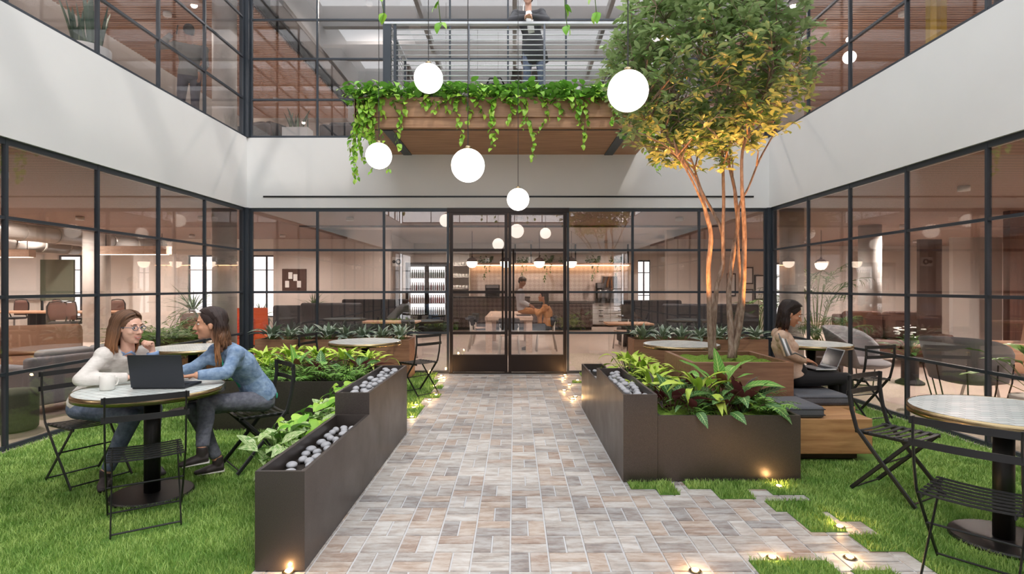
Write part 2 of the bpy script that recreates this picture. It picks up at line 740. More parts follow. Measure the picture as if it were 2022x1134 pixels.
# storey slab behind the bands
m = MB()
m.box(-30, YF, 3.42, XL - .3, 27, 4.14).box(XR + .3, YF, 3.42, 22, 27, 4.14).box(XL - .3, YB + .3, 3.42, XR + .3, 27, 4.14)
struct('ceiling', m, 'office_ceiling')
m = MB()
m.box(-30, YF, Z3, XL - .05, 27, Z3 + .5).box(XR + .05, YF, Z3, 22, 27, Z3 + .5).box(XL - .05, YB + .05, Z3, XR + .05, 27, Z3 + .5)
struct('ceiling_upper', m, 'grey_ceiling')
# white parapet above the upper glass, then the open skylight with white beams
m = MB()
m.box(XL - .3, YF, Z3, XL, YB, 8.5).box(XR, YF, Z3, XR + .3, YB, 8.5).box(XL - .3, YB, Z3, XR + .3, YB + .3, 8.5).box(XL - .3, YF - .3, Z3, XR + .3, YF, 8.5)
struct('wall_parapet', m, 'white_plaster')
m = MB()
for y in (-1.9, .1, 2.1, 4.1, 6.1, 8.1):
    m.box(XL, y - .09, 8.0, XR, y + .09, 8.5)
for x in (-2.3, .0, 2.3):
    m.box(x - .05, YF, 8.2, x + .05, YB, 8.4)
struct('trim_1', m, 'white_plaster')
# dark slot in the back band
struct('trim_2', MB().box(at(520, 388, YB).x, YB - .012, 3.135, at(1488, 388, YB).x, YB + .02, 3.165), 'black')


def curtain(name, axis, pos, stops, zs, d=.045, w=.030, tw=.032, mat='frame_metal', head=.06, foot=.045, glass='glass', flip=1):
    """glazed screen: frame and panes. axis 'X' runs along X at Y = pos; 'Y' runs along Y at X = pos"""
    root = bpy.data.objects.new(name, None)
    COL.objects.link(root)
    root['kind'] = 'structure'
    fr, gl = MB(), MB()

    def bx(mb, a0, a1, d0, d1, z0, z1):
        if axis == 'X':
            mb.box(a0, pos + d0, z0, a1, pos + d1, z1)
        else:
            mb.box(pos + d0, a0, z0, pos + d1, a1, z1)
    a, b = stops[0], stops[-1]
    for s in stops:
        bx(fr, s - w / 2, s + w / 2, -d / 2, d / 2, zs[0], zs[-1])
    for k, z in enumerate(zs):
        h = foot if k == 0 else head if k == len(zs) - 1 else tw
        zz = z + foot / 2 if k == 0 else z - head / 2 if k == len(zs) - 1 else z
        bx(fr, a, b, -d / 2 + .004, d / 2 - .004, zz - h / 2, zz + h / 2)
    for s0, s1 in zip(stops, stops[1:]):
        bx(gl, s0 + .01, s1 - .01, -.005, .005, zs[0] + .02, zs[-1] - .02)
    fr.build('frame', mat, root)
    gl.build('glass', glass, root)
    return root


ZG = [0.0, .72, 1.45, 2.20, 2.95]
ZU = [4.20, 4.89, 5.62, 6.32, 7.0, 7.45]
LY = [YF, -2.5, -1.35, -.2, .97, 2.13, 3.2, 4.2, 5.30, 6.47, 7.58, 8.71, 9.93]
RY = [YF, -2.5, -1.35, -.2, .97, 2.13, 3.25, 4.33, 5.43, 6.55, 7.66, 8.75, 9.93]
curtain('window_1', 'Y', XL - .05, LY, ZG)
curtain('window_2', 'Y', XR + .05, RY, ZG)
BXL = [-4.70, -3.525, -2.335, -1.19]
BXR = [.955, 2.11, 3.30, 4.48]
curtain('window_3', 'X', YB + .05, BXL, ZG, w=.04, tw=.038)
curtain('window_4', 'X', YB + .05, BXR, ZG, w=.04, tw=.038)
curtain('window_5', 'Y', XL - .05, LY, ZU)
curtain('window_6', 'Y', XR + .05, RY, ZU)
curtain('window_7', 'X', YB + .05, [-4.70, -3.525, -2.335, -1.155, -.117, .92, 2.11, 3.30, 4.48], ZU)
FX = [-4.7, -3.5, -2.3, -1.15, 0, 1.15, 2.3, 3.4, 4.48]
curtain('window_8', 'X', YF - .05, FX, ZG)
curtain('window_9', 'X', YF - .05, FX, ZU)
# corner posts
m = MB()
for x, y in ((XL - .04, YB + .04), (XR + .04, YB + .04)):
    m.box(x - .08, y - .08, 0, x + .08, y + .08, Z1).box(x - .08, y - .08, Z2, x + .08, y + .08, Z3)
struct('trim_3', m, 'frame_metal')


def door_leaf(name, x0, x1, handle_x):
    root = bpy.data.objects.new(name, None)
    COL.objects.link(root)
    root['kind'] = 'structure'
    f = MB()
    y0, y1 = YB + .0, YB + .075
    f.box(x0, y0, .02, x0 + .055, y1, 2.88).box(x1 - .055, y0, .02, x1, y1, 2.88).box(x0, y0 + .003, 2.83, x1, y1 - .003, 2.88)
    for z in (.31, .72, 1.45, 2.20):
        f.box(x0, y0 + .005, z - .024, x1, y1 - .005, z + .024)
    f.build('frame', 'door_metal', root)
    MB().box(x0 + .03, y0 + .02, .03, x1 - .03, y1 - .02, .32).build('kick_panel', 'door_metal', root)
    MB().box(x0 + .03, YB + .035, .3, x1 - .03, YB + .043, 2.85).build('glass', 'glass', root)
    h = MB().tube([(handle_x, YB - .07, .78), (handle_x, YB - .07, 2.2)], .017, 10)
    for z in (.9, 2.08):
        h.tube([(handle_x, YB - .07, z), (handle_x, YB + .02, z)], .012, 8)
    h.build('handle', 'door_metal', root, True)


door_leaf('door_1', -1.155, -.122, -.21)
door_leaf('door_2', -.112, .925, -.02)
struct('trim_4', MB().box(-1.20, YB - .01, 2.87, .97, YB + .1, Z1).box(-1.165, YB - .02, 0, .935, YB + .1, .018), 'door_metal')

# ------------------------------------------------------------------ balcony over the doors
bal = bpy.data.objects.new('balcony', None)
COL.objects.link(bal)
bal['kind'] = 'structure'
BX0, BX1, BY0 = -2.33, 2.16, 8.3
MB().box(BX0, BY0, 3.90, BX1, YB, 4.24).build('deck', 'balcony_wood', bal)
MB().box(BX0 - .02, BY0 - .03, 4.05, BX1 + .02, BY0, 4.34).box(BX0 - .03, BY0 - .03, 4.05, BX0, YB, 4.34).box(BX1, BY0 - .03, 4.05, BX1 + .03, YB, 4.34).build('fascia', 'balcony_wood', bal)
for sx in (-1.90, 1.67):
    MB().box(sx - .075, BY0 + .12, 3.885, sx + .075, YB - .01, 3.90).build('light_slot', 'frame_metal', bal)
MB().box(BX0 + .03, BY0 + .10, 3.893, BX1 - .03, BY0 + .13, 3.90).build('shadow_gap', 'black', bal)
m = MB()
m.box(BX0, BY0, 4.24, BX1, BY0 + .02, 4.36).box(BX0, BY0 + .2, 4.24, BX1, BY0 + .22, 4.36).box(BX0, BY0 + .02, 4.24, BX1, BY0 + .2, 4.32)
m.build('planter_trough', 'planter_metal', bal)

MB().box(BX0, BY0 + .225, 4.24, BX1, YB, 4.44).build('raised_floor', 'concrete', bal)
rail = thing('railing', 'steel balcony railing with thin horizontal bars above the hanging plants', 'railing', (0, 0, 4.442))
RX0, RX1, RY0, RT = -1.93, 1.72, 8.56, 1.10
m = MB()
m.box(RX0 - .05, RY0 - .03, 0, RX0 + .05, RY0 + .03, RT).box(RX0 + .09, RY0 - .02, 0, RX0 + .13, RY0 + .02, RT)
m.build('end_post', 'frame_metal', rail)
for px in (-.70, .455, RX1):
    MB().box(px - .014, RY0 - .03, 0, px + .014, RY0 + .03, RT).build('post', 'post_steel', rail)
for px, py in ((RX0, 9.2), (RX1, 9.2), (RX0, 9.9), (RX1, 9.9)):
    MB().box(px - .02, py - .02, 0, px + .02, py + .02, RT).build('post', 'frame_metal', rail)
MB().box(RX0 - .05, RY0 - .035, RT, RX1 + .03, RY0 + .035, RT + .035).box(RX0 - .03, RY0, RT, RX0 + .03, 9.95, RT + .03).box(RX1 - .03, RY0, RT, RX1 + .03, 9.95, RT + .03).build('top_rail', 'rail_steel', rail)
for k in range(11):
    z = .245 + k * .078
    mb = MB().tube([(RX0, RY0, z), (RX1, RY0, z)], .0085, 8)
    mb.tube([(RX0, RY0, z), (RX0, 9.95, z)], .007, 6).tube([(RX1, RY0, z), (RX1, 9.95, z)], .007, 6)
    mb.build('bar', 'rail_steel', rail, True)

# ------------------------------------------------------------------ globes
g0 = None
for k, (u, v, r, lab) in enumerate((
        (846, 155, 28.5, 'glowing white globe pendant hanging in front of the balcony railing'),
        (748, 308, 25.5, 'glowing globe pendant beside the long trailing vines at the left end of the balcony'),
        (924, 327, 33, 'large glowing globe pendant hanging below the middle of the balcony'),
        (1023, 394, 22, 'smallest, lowest globe pendant hanging above the glass double doors'),
        (1240, 180, 40, 'biggest looking globe pendant hanging in front of the tree crown'))):
    y = F * .155 / r
    p = at(u, v, y)
    t = thing('globe_pendant', lab, 'pendant lamp', tuple(p), 0, 'globe pendants over the courtyard')
    MB().ell((0, 0, 0), .155, None, 32, 18).build('globe', 'globe_glow', t, True)
    MB().lathe([(.03, .145), (.032, .17), (.012, .185)], n=16).build('cap', 'brass', t, True)
    MB().tube([(0, 0, .18), (0, 0, 8.3 - p.z)], .004 if k < 4 else .005, 6).build('cord', 'black', t)

def face(dx, dy):
    return math.atan2(-dx, dy)


CHAIR_SPOTS = [
    ((-2.42, 3.69, .0), face(-.56, .83), 'empty dark folding chair with its back to the viewer at the table with laptop'),
    ((-3.42, 4.50, .0), face(.88, -.47), 'dark folding chair under the woman in the cream sweater'),
    ((-2.22, 4.86, .0), face(-.75, -.66), 'dark folding chair under the woman in the denim shirt'),
    ((-1.38, 8.05, .0), face(-.75, .65), 'folding chair beside the path, right of the table behind the planters'),
    ((-2.72, 7.95, .0), face(.9, -.2), 'folding chair half hidden in the lime-green leaves left of the path'),
    ((2.83, 4.16, .0), face(.5, -.87), 'empty folding chair seen from the side between wooden bench and near right table'),
    ((2.38, 2.90, .0), face(.76, .64), 'empty dark folding chair in front of the near right table'),
    ((4.13, 6.66, .0), face(-.3, .95), 'folding chair by the right glass wall behind the wooden bench'),
]
SHOE_SPOTS = []
LIGHT_SPOTS = []
for _u, _v in ((1538, 962), (1658, 1042), (1678, 1103), (1525, 1103), (1373, 1129), (570, 1131),
               (848, 738), (871, 743), (867, 750), (877, 747), (858, 764), (861, 781), (848, 791), (822, 801), (817, 806), (813.5, 825),
               (1115.5, 742), (1111, 748), (1140.5, 752), (1124, 761), (1114, 772), (1136, 784), (1130, 789)):
    _p = fl(_u, _v)
    LIGHT_SPOTS.append((_p.x, _p.y))


# ------------------------------------------------------------------ turf
def rect(x0, x1, y0, y1):
    return (x0, x1, y0, y1)


LEFT_TURF = [rect(XL + .03, -1.42, 1.5, 5.95), rect(XL + .03, -1.36, 5.95, YB - .03), rect(-1.36, -1.16, 6.6, 7.3), rect(-1.36, -1.25, 7.3, 7.8), rect(-1.36, -1.05, 7.8, 8.1), rect(-1.36, -1.22, 8.1, 8.5), rect(-1.36, -1.10, 8.5, 8.75), rect(-1.36, -1.25, 8.75, 9.3)]
RIGHT_TURF = [rect(2.28, XR - .03, 1.5, YB - .03), rect(1.15, 2.28, 7.25, YB - .03),
              rect(.89, 1.23, 4.29, 4.46), rect(1.08, 1.23, 4.17, 4.29),
              rect(1.33, 1.92, 4.29, 4.46), rect(1.50, 1.76, 4.09, 4.29), rect(1.92, 2.28, 4.17, 4.50),
              rect(1.80, 2.15, 3.86, 4.05), rect(1.87, 2.10, 3.54, 3.86), rect(2.15, 2.28, 3.70, 4.50), rect(2.08, 2.28, 3.28, 3.50),
              rect(1.32, 1.76, 2.6, 3.17), rect(1.83, 2.05, 2.6, 3.06), rect(.97, 1.08, 7.3, 7.6), rect(.93, 1.15, 9.0, 9.15)]
BLOCKED = [rect(-1.43, -1.12, 3.0, 6.0)]


def keep_out():
    R, D = [], []
    R += [(-1.425, -1.125, 3.03, 5.97), (.845, 1.145, 4.42, 7.22), (1.12, 2.285, 4.44, 5.485), (1.12, 1.73, 5.475, 7.215), (-3.365, -1.605, 6.005, 7.265),
          (-1.755, -1.41, 3.805, 5.965), (1.72, 2.75, 5.485, 6.515), (-4.365, -1.745, 9.385, 9.935), (1.985, 4.265, 9.385, 9.935), (2.27, 3.32, 4.92, 6.97)]
    for x, y in ((-2.69, 4.17), (-2.05, 7.72), (-3.98, 6.95), (2.18, 7.35), (3.92, 7.42), (2.97, 3.41)):
        D.append((x, y, .29))
    for (x, y, z), rz, lab in CHAIR_SPOTS:
        c, s = 1.04 * math.cos(rz), 1.04 * math.sin(rz)
        for lx, ly in ((.205, .205), (-.205, .205), (.178, -.21), (-.178, -.21)):
            D.append((x + c * lx - s * ly, y + s * lx + c * ly, .05))
        for k in range(17):
            for hw, ly in ((.205, .19), (.178, -.20)):
                lx = -hw + 2 * hw * k / 16
                D.append((x + c * lx - s * ly, y + s * lx + c * ly, .028))
    D += [(x, y, .16) for x, y in SHOE_SPOTS] + [(x, y, .045) for x, y in LIGHT_SPOTS]
    return R, D


def make_turf():
    m = MB()
    KR, KD = keep_out()
    Vs, n5 = [], 0
    for x0, x1, y0, y1 in LEFT_TURF + RIGHT_TURF:
        m.box(x0, y0, 0.0005, x1, y1, .004)
        ys = np.arange(y0, y1, .25)
        for ya in ys:
            yb = min(ya + .25, y1)
            dens = 11000 if ya < 4.8 else 5200 if ya < 6.5 else 2200
            if ya < 2.2:
                dens = 3000
            n = int((x1 - x0) * (yb - ya) * dens)
            if not n:
                continue
            x = RNG.uniform(x0, x1, n)
            y = RNG.uniform(ya, yb, n)
            h = RNG.uniform(.022, .044, n)
            lean = RNG.uniform(.2, .8, n) * h
            b = RNG.uniform(0, 2 * PI, n)
            tx, ty = x + np.cos(b) * lean, y + np.sin(b) * lean
            vis = np.abs(x) < y * .98 + .15
            for qx, qy in ((x, y), (tx, ty)):
                for a, c, e, d in KR:
                    vis &= ~((qx > a) & (qx < c) & (qy > e) & (qy < d))
                for a, c, r in KD:
                    if ya - .4 < c < yb + .4:
                        vis &= (qx - a) ** 2 + (qy - c) ** 2 > r * r
            x, y, h, lean, b = x[vis], y[vis], h[vis], lean[vis], b[vis]
            n = len(x)
            w = (.0016 + .0005 * max(ya - 3, 0)) * RNG.uniform(.8, 1.3, n)
            a = RNG.uniform(0, 2 * PI, n)
            P = np.stack([x, y, np.full(n, .003)], 1)
            s = np.stack([np.cos(a), np.sin(a), np.zeros(n)], 1) * w[:, None]
            l = np.stack([np.cos(b), np.sin(b), np.zeros(n)], 1) * lean[:, None]
            up = np.array([0, 0, 1.])
            mid = P + l * .3 + up * (h * .6)[:, None]
            tip = P + l + up * h[:, None]
            Vs.append(np.stack([P - s, P + s, mid - s * .8, mid + s * .8, tip], 1).reshape(-1, 3))
    V = np.concatenate(Vs)
    n = len(V) // 5
    o = (np.arange(n) * 5)[:, None]
    quads = o + np.array([[0, 1, 3, 2]])
    tris = o + np.array([[2, 3, 4]])
    g = np_mesh('grass', V, [quads, tris], None, 'turf', None, False, 'stuff')
    tag(g, 'short bright green artificial grass on both sides of the brick path', 'grass')
    b = m.build('turf_backing', 'turf_base', g)
    return g


make_turf()


# ------------------------------------------------------------------ round tiled tables
def make_table(name, label, loc, rz=0, rim='brass'):
    t = thing(name, label, 'table', loc, rz, 'round tiled courtyard tables')
    R, H = .485, .80
    MB().lathe([(R - .017, H - .018), (R - .008, H - .015), (R - .006, H), (.0005, H + .0005)], n=72).build('tabletop', 'tile_top', t)
    n = 72
    m = MB()
    v, f = [], []
    for r, z in ((R - .007, H - .046), (R + .002, H - .046), (R + .002, H + .0015), (R - .007, H + .0015)):
        for k in range(n):
            v.append((r * math.cos(2 * PI * k / n), r * math.sin(2 * PI * k / n), z))
    for q in range(4):
        for k in range(n):
            k2, q2 = (k + 1) % n, (q + 1) % 4
            f.append((q * n + k, q * n + k2, q2 * n + k2, q2 * n + k))
    m.add(v, f)
    m.build('rim', rim, t, True)
    MB().lathe([(R - .01, H - .036), (R - .01, H - .019), (.001, H - .018)], n=48).build('underside', 'base_metal', t)
    MB().lathe([(.054, .025), (.054, H - .036)], n=24).build('pole', 'base_metal', t, True)
    MB().lathe([(.275, .005), (.275, .018), (.268, .028), (.06, .030)], n=48).build('base', 'base_metal', t)
    return t


T1 = make_table('bistro_table', 'round white-tiled table with a mug and dark laptop where two women sit', (-2.69, 4.17, 0))
T2 = make_table('bistro_table', 'round tiled table standing behind the lime-green plants left of the path', (-2.05, 7.72, 0), .3)
T3 = make_table('bistro_table', 'round tiled table by the left glass wall behind the two seated women', (-3.98, 6.95, 0), .8)
T4 = make_table('bistro_table', 'round tiled table behind the wooden tree box, partly hidden by the tree trunks', (2.18, 7.35, 0), 1.4)
T5 = make_table('bistro_table', 'round tiled table behind the woman typing on her lap', (3.92, 7.42, 0), 2.)
T6 = make_table('bistro_table', 'large near round tiled table cut by the right edge of the photo', (2.97, 3.41, 0), .5)


# ------------------------------------------------------------------ slatted folding chairs
def make_chair():
    t = thing('folding_chair', 'x', 'chair', (0, 0, 0), 0, 'dark folding bistro chairs')
    for s in (-1, 1):
        x = s * .205
        m = MB()
        m.tube([(x, -.215, .845), (x, -.22, .74), (x, -.20, .60), (x, -.165, .47), (x * 1.0, .0, .27), (x, .215, .022)],
               [(.016, .006)] * 6, 6, ref=(0, 1, 0.2))
        m.build('back_leg', 'bistro_metal', t)
        x2 = s * .178
        MB().tube([(x2, .175, .445), (x2, -.02, .235), (x2, -.22, .022)], [(.014, .005)] * 3, 6, ref=(0, 1, .2)).build('front_leg', 'bistro_metal', t)
        MB().tube([(x2, -.19, .445), (x2, .195, .445)], [(.013, .005)] * 2, 6, ref=(0, 0, 1)).build('seat_rail', 'bistro_metal', t)
    for k in range(7):
        y = -.165 + k * .057
        m = MB()
        pts = [(-.20 + .1 * i, y, .455 - .010 * math.sin(PI * i / 4)) for i in range(5)]
        m.tube(pts, [(.019, .0035)] * 5, 4, ref=(0, 1, 0))
        m.build('seat_slat', 'bistro_metal', t)
    for z, y in ((.825, -.222), (.715, -.226)):
        m = MB()
        pts = [(-.222 + .0555 * i, y - .02 * math.sin(PI * i / 8), z) for i in range(9)]
        m.tube(pts, [(.0255, .004)] * 9, 4, ref=(0, 0, 1))
        m.build('backrest_slat', 'bistro_metal', t)
    for a, y, z in ((.205, .19, .035), (.178, -.20, .035), (.205, .0, .255)):
        MB().tube([(-a, y, z), (a, y, z)], .006, 8).build('cross_rod', 'bistro_metal', t)
    return t


CH0 = make_chair()
for k, (p, rz, lab) in enumerate(CHAIR_SPOTS):
    if k == 0:
        CH0.location, CH0.rotation_euler, CH0['label'] = p, (0, 0, rz), lab
    else:
        copy_tree(CH0, lab, p, rz)
for o in [x for x in SC.objects if x.parent is None and x.name.startswith('folding_chair')]:
    o.scale = (1.04,) * 3


# ------------------------------------------------------------------ planters, tree box and bench
def tray(x0, x1, y0, y1, z0, zt, th=.022, fill=.07):
    """open-topped metal box, open inside down to the fill level"""
    m = MB()
    m.box(x0, y0, z0, x1, y0 + th, zt).box(x0, y1 - th, z0, x1, y1, zt)
    m.box(x0, y0 + th, z0, x0 + th, y1 - th, zt).box(x1 - th, y0 + th, z0, x1, y1 - th, zt)
    return m


def stepped(name, label, x0, x1, ya, ystep, yb, za, zb, fill=.10):
    t = thing(name, label, 'planter', (0, 0, 0))
    p = tray(x0, x1, ya, ystep, .005, za)
    p.build('low_trough' if za < zb else 'tall_trough', 'planter_metal', t)
    p = tray(x0, x1, ystep, yb, .005, zb)
    p.build('tall_trough' if za < zb else 'low_trough', 'planter_metal', t)
    MB().box(x0 + .02, ya + .02, .02, x1 - .02, ystep - .02, za - fill).box(x0 + .02, ystep + .02, .02, x1 - .02, yb - .02, zb - fill).build('gravel_bed', 'soil', t)
    return t


stepped('trough_planter', 'long stepped dark metal trough left of the path with river stones', -1.41, -1.14, 3.05, 4.41, 5.95, .545, .715)
stepped('trough_planter', 'long stepped dark metal trough right of the path, joined to the plant bed', .86, 1.13, 4.44, 5.89, 7.2, .695, .56)

# river stones, one by one
st0 = None


def stones(x0, x1, y0, y1, z, n, label, group):
    """pebbles packed in two layers without touching through one another"""
    global st0
    done = []
    tries = 0
    while len(done) < n and tries < 9000:
        tries += 1
        s = U(.74, 1.0)
        x, y = U(x0 + .044, x1 - .044), U(y0 + .055, y1 - .055)
        lay = 0 if len(done) < n * .6 else 1
        if any(l == lay and ((x - a) / (.0365 * (s + q))) ** 2 + ((y - b) / (.0505 * (s + q))) ** 2 < 1 for a, b, l, q in done):
            continue
        done.append((x, y, lay, s))
    for x, y, lay, s in done:
        if st0 is None:
            m = MB().ell((0, 0, 0), (.034, .047, .024), None, 14, 9)
            st0 = m.build('river_stone', 'pebble', None, True)
            o = st0
        else:
            o = st0.copy()
            COL.objects.link(o)
        tag(o, label, 'stone', group)
        o.scale = (s, s, U(.75, .95))
        o.location = (x, y, z + .0255 + lay * .0485)
        o.rotation_euler = (U(-.06, .06), U(-.06, .06), U(-.25, .25))


stones(-1.395, -1.155, 3.10, 4.38, .545 - .10, 64, 'smooth grey river stone in the low front tray of the left trough', 'river stones in the left low tray')
stones(-1.395, -1.155, 4.45, 5.92, .715 - .10, 52, 'smooth grey river stone in the raised rear tray of the left trough', 'river stones in the left raised tray')
stones(.875, 1.115, 4.47, 5.86, .695 - .10, 52, 'smooth grey river stone in the raised front tray of the right trough', 'river stones in the right raised tray')
stones(.875, 1.115, 5.92, 7.17, .56 - .10, 16, 'smooth grey river stone in the low rear tray of the right trough', 'river stones in the right low tray')


def bed(name, label, x0, x1, y0, y1, zt, mat='planter_metal', fill=.05, top='soil', th=.025):
    t = thing(name, label, 'planter', ((x0 + x1) / 2, (y0 + y1) / 2, 0))
    a, b = (x1 - x0) / 2, (y1 - y0) / 2
    tray(-a, a, -b, b, .005, zt, th).build('box', mat, t, bevel=.004 if mat != 'planter_metal' else 0)
    if top == 'moss':
        m = MB()
        n = 24
        v = [(-a + th + (2 * a - 2 * th) * i / n, -b + th + (2 * b - 2 * th) * j / n, zt - fill + .02 * math.sin(i * .9) * math.sin(j * .7) + U(-.006, .006)) for j in range(n + 1) for i in range(n + 1)]
        f = [(j * (n + 1) + i, j * (n + 1) + i + 1, (j + 1) * (n + 1) + i + 1, (j + 1) * (n + 1) + i) for j in range(n) for i in range(n)]
        m.add(v, f)
        s = m.build('moss', 'moss', t, True, kind='stuff')
    else:
        MB().box(-a + th, -b + th, .02, a - th, b - th, zt - fill).build('soil', 'soil', t)
    return t


bed('plant_bed', 'low dark metal plant bed at the front right holding calatheas and ferns', 1.135, 2.27, 4.455, 5.47, .525, top='moss', fill=.03)
bed('plant_bed', 'dark metal plant bed of lime leaves along the right trough', 1.135, 1.715, 5.49, 7.2, .50)
bed('plant_bed', 'dark metal plant bed behind the woman in denim, full of lime and fern leaves', -3.35, -1.62, 6.02, 7.25, .53)
bed('plant_bed', 'low dark strip bed with trailing leaves beside the left stone trough', -1.74, -1.425, 3.82, 5.95, .28)
bed('tree_box', 'square walnut planter box with mossy top holding the tree', 1.735, 2.735, 5.5, 6.5, .805, 'walnut', .045, 'moss', .045)
bed('wood_planter', 'long wooden planter along the back glass left of the doors', -4.35, -1.76, 9.4, 9.92, .66, 'walnut', .05, 'soil', .03)
bed('wood_planter', 'long wooden planter along the back glass right of the doors', 2.0, 4.25, 9.4, 9.92, .66, 'walnut', .05, 'soil', .03)

bench = thing('corner_bench', 'low oak bench with dark plinth wrapping the tree box', 'bench', (0, 0, 0))
MB().box(2.285, 4.94, .075, 3.15, 5.43, .385).build('front_block', 'oak', bench, bevel=.006)
MB().box(2.75, 5.435, .075, 3.30, 6.95, .385).build('side_block', 'oak', bench, bevel=.006)
MB().box(2.32, 5.02, .014, 3.06, 5.40, .075).box(2.78, 5.40, .014, 3.2, 6.9, .075).build('plinth', 'dark_brown', bench)
for nm, (x0, x1, y0, y1), lab in (('seat_cushion', (2.285, 2.74, 4.95, 5.45), 'dark grey square seat cushion on the front left end of the oak bench'),
                                  ('seat_cushion', (2.75, 3.28, 5.47, 6.93), 'long dark grey seat cushion under the woman typing on her lap')):
    c = thing(nm, lab, 'cushion', ((x0 + x1) / 2, (y0 + y1) / 2, .386), 0, 'grey bench cushions')
    a, b = (x1 - x0) / 2, (y1 - y0) / 2
    MB().box(-a, -b, 0, a, b, .105).build('pad', 'cushion_grey', c, True, .03, seg=4)
    m = MB()
    for z in (.028, .078):
        m.tube([(-a, -b, z), (a, -b, z), (a, b, z), (-a, b, z), (-a, -b, z)], .004, 6)
    m.build('piping', 'charcoal', c)

# ------------------------------------------------------------------ things on the table
lp = thing('laptop', 'open dark grey laptop seen from behind on the left table', 'laptop', (-2.60, 4.10, .8025), .04)
MB().box(-.188, .0, 0, .188, .245, .017).build('base', 'laptop_dark', lp, bevel=.004)
R = Matrix.Rotation(math.radians(11), 3, 'X')
MB().obox(R @ Vector((0, -.004, .125)) + Vector((0, .0, .010)), (.382, .007, .248), R).build('lid', 'laptop_dark', lp, bevel=.003)
MB().obox(R @ Vector((0, .0008, .128)) + Vector((0, .0, .010)), (.36, .003, .215), R).build('screen', 'screen', lp)
m = MB()
for i in range(13):
    for j in range(5):
        m.box(-.155 + i * .024, .04 + j * .02, .017, -.135 + i * .024, .056 + j * .02, .019)
m.build('keyboard', 'key_dark', lp)

mug = thing('mug', 'off-white ceramic mug on the left table beside the laptop', 'mug', (-2.945, 4.06, .8025), -.4)
MB().lathe([(.040, 0), (.046, .004), (.048, .10), (.0455, .102), (.043, .098), (.041, .012), (.002, .010)], n=40).build('body', 'ceramic', mug, True)
MB().tube([(0, .046, .082), (0, .07, .08), (0, .078, .055), (0, .068, .03), (0, .046, .024)], .006, 8).build('handle', 'ceramic', mug, True)

# ------------------------------------------------------------------ lights set in the ground
l0 = None
for k, (x, y) in enumerate(LIGHT_SPOTS):
    near = k < 6
    if l0 is None:
        l0 = thing('ground_light', 'x', 'ground light', (0, 0, 0), 0, 'small round lights set in the ground')
        MB().lathe([(.030, .001), (.034, .006), (.024, .010), (.0, .0101)], n=24).build('bezel', 'brass', l0, True)
        MB().lathe([(.020, .0105), (.018, .013), (.0005, .0145)], n=20).build('lens', 'spot_glow', l0, True)
        t = l0
    else:
        t = copy_tree(l0)
    t.location = (x, y, .0)
    t['label'] = ('small glowing round light at the front corner of the right plant bed', 'small glowing round light at the edge of the grass near the right table',
                  'small glowing light in the bricks just left of the near right chair', 'small glowing light in the bricks above the lowest grass patch',
                  'small glowing light in the bricks nearest the bottom edge of the photo', 'small glowing light at the foot of the left trough front end')[k] if near else \
        'small round light set beside the path by the far left grass edge' if x < 0 else 'small round light set beside the path by the far right planter end'
    if near:
        ld = bpy.data.lights.new('ground_light_beam', 'POINT')
        ld.energy = 0.35 if k not in (0, 5) else 1.1
        ld.color = (1, .58, .24)
        ld.shadow_soft_size = .015
        lo = bpy.data.objects.new('beam', ld)
        COL.objects.link(lo)
        lo.parent = t
        lo.location = (0, 0, .035)
for x, y in ((1.83, 5.62), (2.64, 5.60), (2.62, 6.38)):
    ld = bpy.data.lights.new('tree_uplight', 'SPOT')
    ld.energy = 360
    ld.color = (1, .40, .10)
    ld.spot_size = math.radians(44)
    ld.spot_blend = .5
    ld.shadow_soft_size = .04
    lo = bpy.data.objects.new('tree_uplight_beam', ld)
    COL.objects.link(lo)
    lo.location = (x, y, .84)
    lo.rotation_euler = Vector((2.12 - x, 6.0 - y, 2.75)).to_track_quat('-Z', 'Y').to_euler()

# ------------------------------------------------------------------ rooms behind the glass: walls and ceilings
struct('wall_left_office', MB().box(-22.2, YF, 0, -22, 24, 3.42), 'cream_wall')
m = MB()
for a, b in ((-22, -17.9), (-16.2, -12.8), (-11.5, -10.3), (-9.2, -7.0)):
    m.box(a, 22, 0, b, 22.2, 3.42)
for a, b in ((-17.9, -16.2), (-12.8, -11.5), (-10.3, -9.2)):
    m.box(a, 22, 0, b, 22.2, .35).box(a, 22, 2.78, b, 22.2, 3.42)
struct('wall_far_office', m, 'cream_wall')
k = 10
for a, b in ((-17.9, -16.2), (-12.8, -11.5), (-10.3, -9.2)):
    curtain('window_%d' % k, 'X', 22.1, [a, (a + b) / 2, b], [.35, 1.3, 2.2, 2.78], w=.06)
    k += 1
struct('wall_cream', MB().box(-7.3, 17, 0, -3.75, 17.2, 3.3).box(-7.3, 17.2, 0, -7.1, 22.2, 3.42), 'beige_wall')
struct('wall_kitchen_back', MB().box(-4.2, 22.3, 0, 4.9, 22.5, 3.3).box(4.9, 22.3, 0, 5.4, 22.5, .3).box(4.9, 22.3, 2.6, 5.4, 22.5, 3.3).box(5.4, 22.3, 0, 6.2, 22.5, 3.3), 'cream_wall')
struct('wall_kitchen_side', MB().box(-4.2, 17.2, 0, -4.0, 22.3, 3.3).box(6.0, 17.2, 0, 6.2, 22.3, 3.3), 'cream_wall')
struct('wall_lounge_divider', MB().box(4.6, 17, 0, 7.6, 17.2, 3.3), 'beige_wall')
m = MB()
m.box(7.6, 20, 0, 9.3, 20.2, 3.3).box(10.3, 20, 0, 16.2, 20.2, 3.3).box(9.3, 20, 2.4, 10.3, 20.2, 3.3)
struct('wall_lounge_far', m, 'beige_wall')
curtain('window_14', 'X', 20.1, [9.3, 9.8, 10.3], [0.02, 1.0, 1.9, 2.4], w=.06)
curtain('window_15', 'X', 22.4, [4.9, 5.15, 5.4], [.3, 1.2, 2.1, 2.6], w=.05)
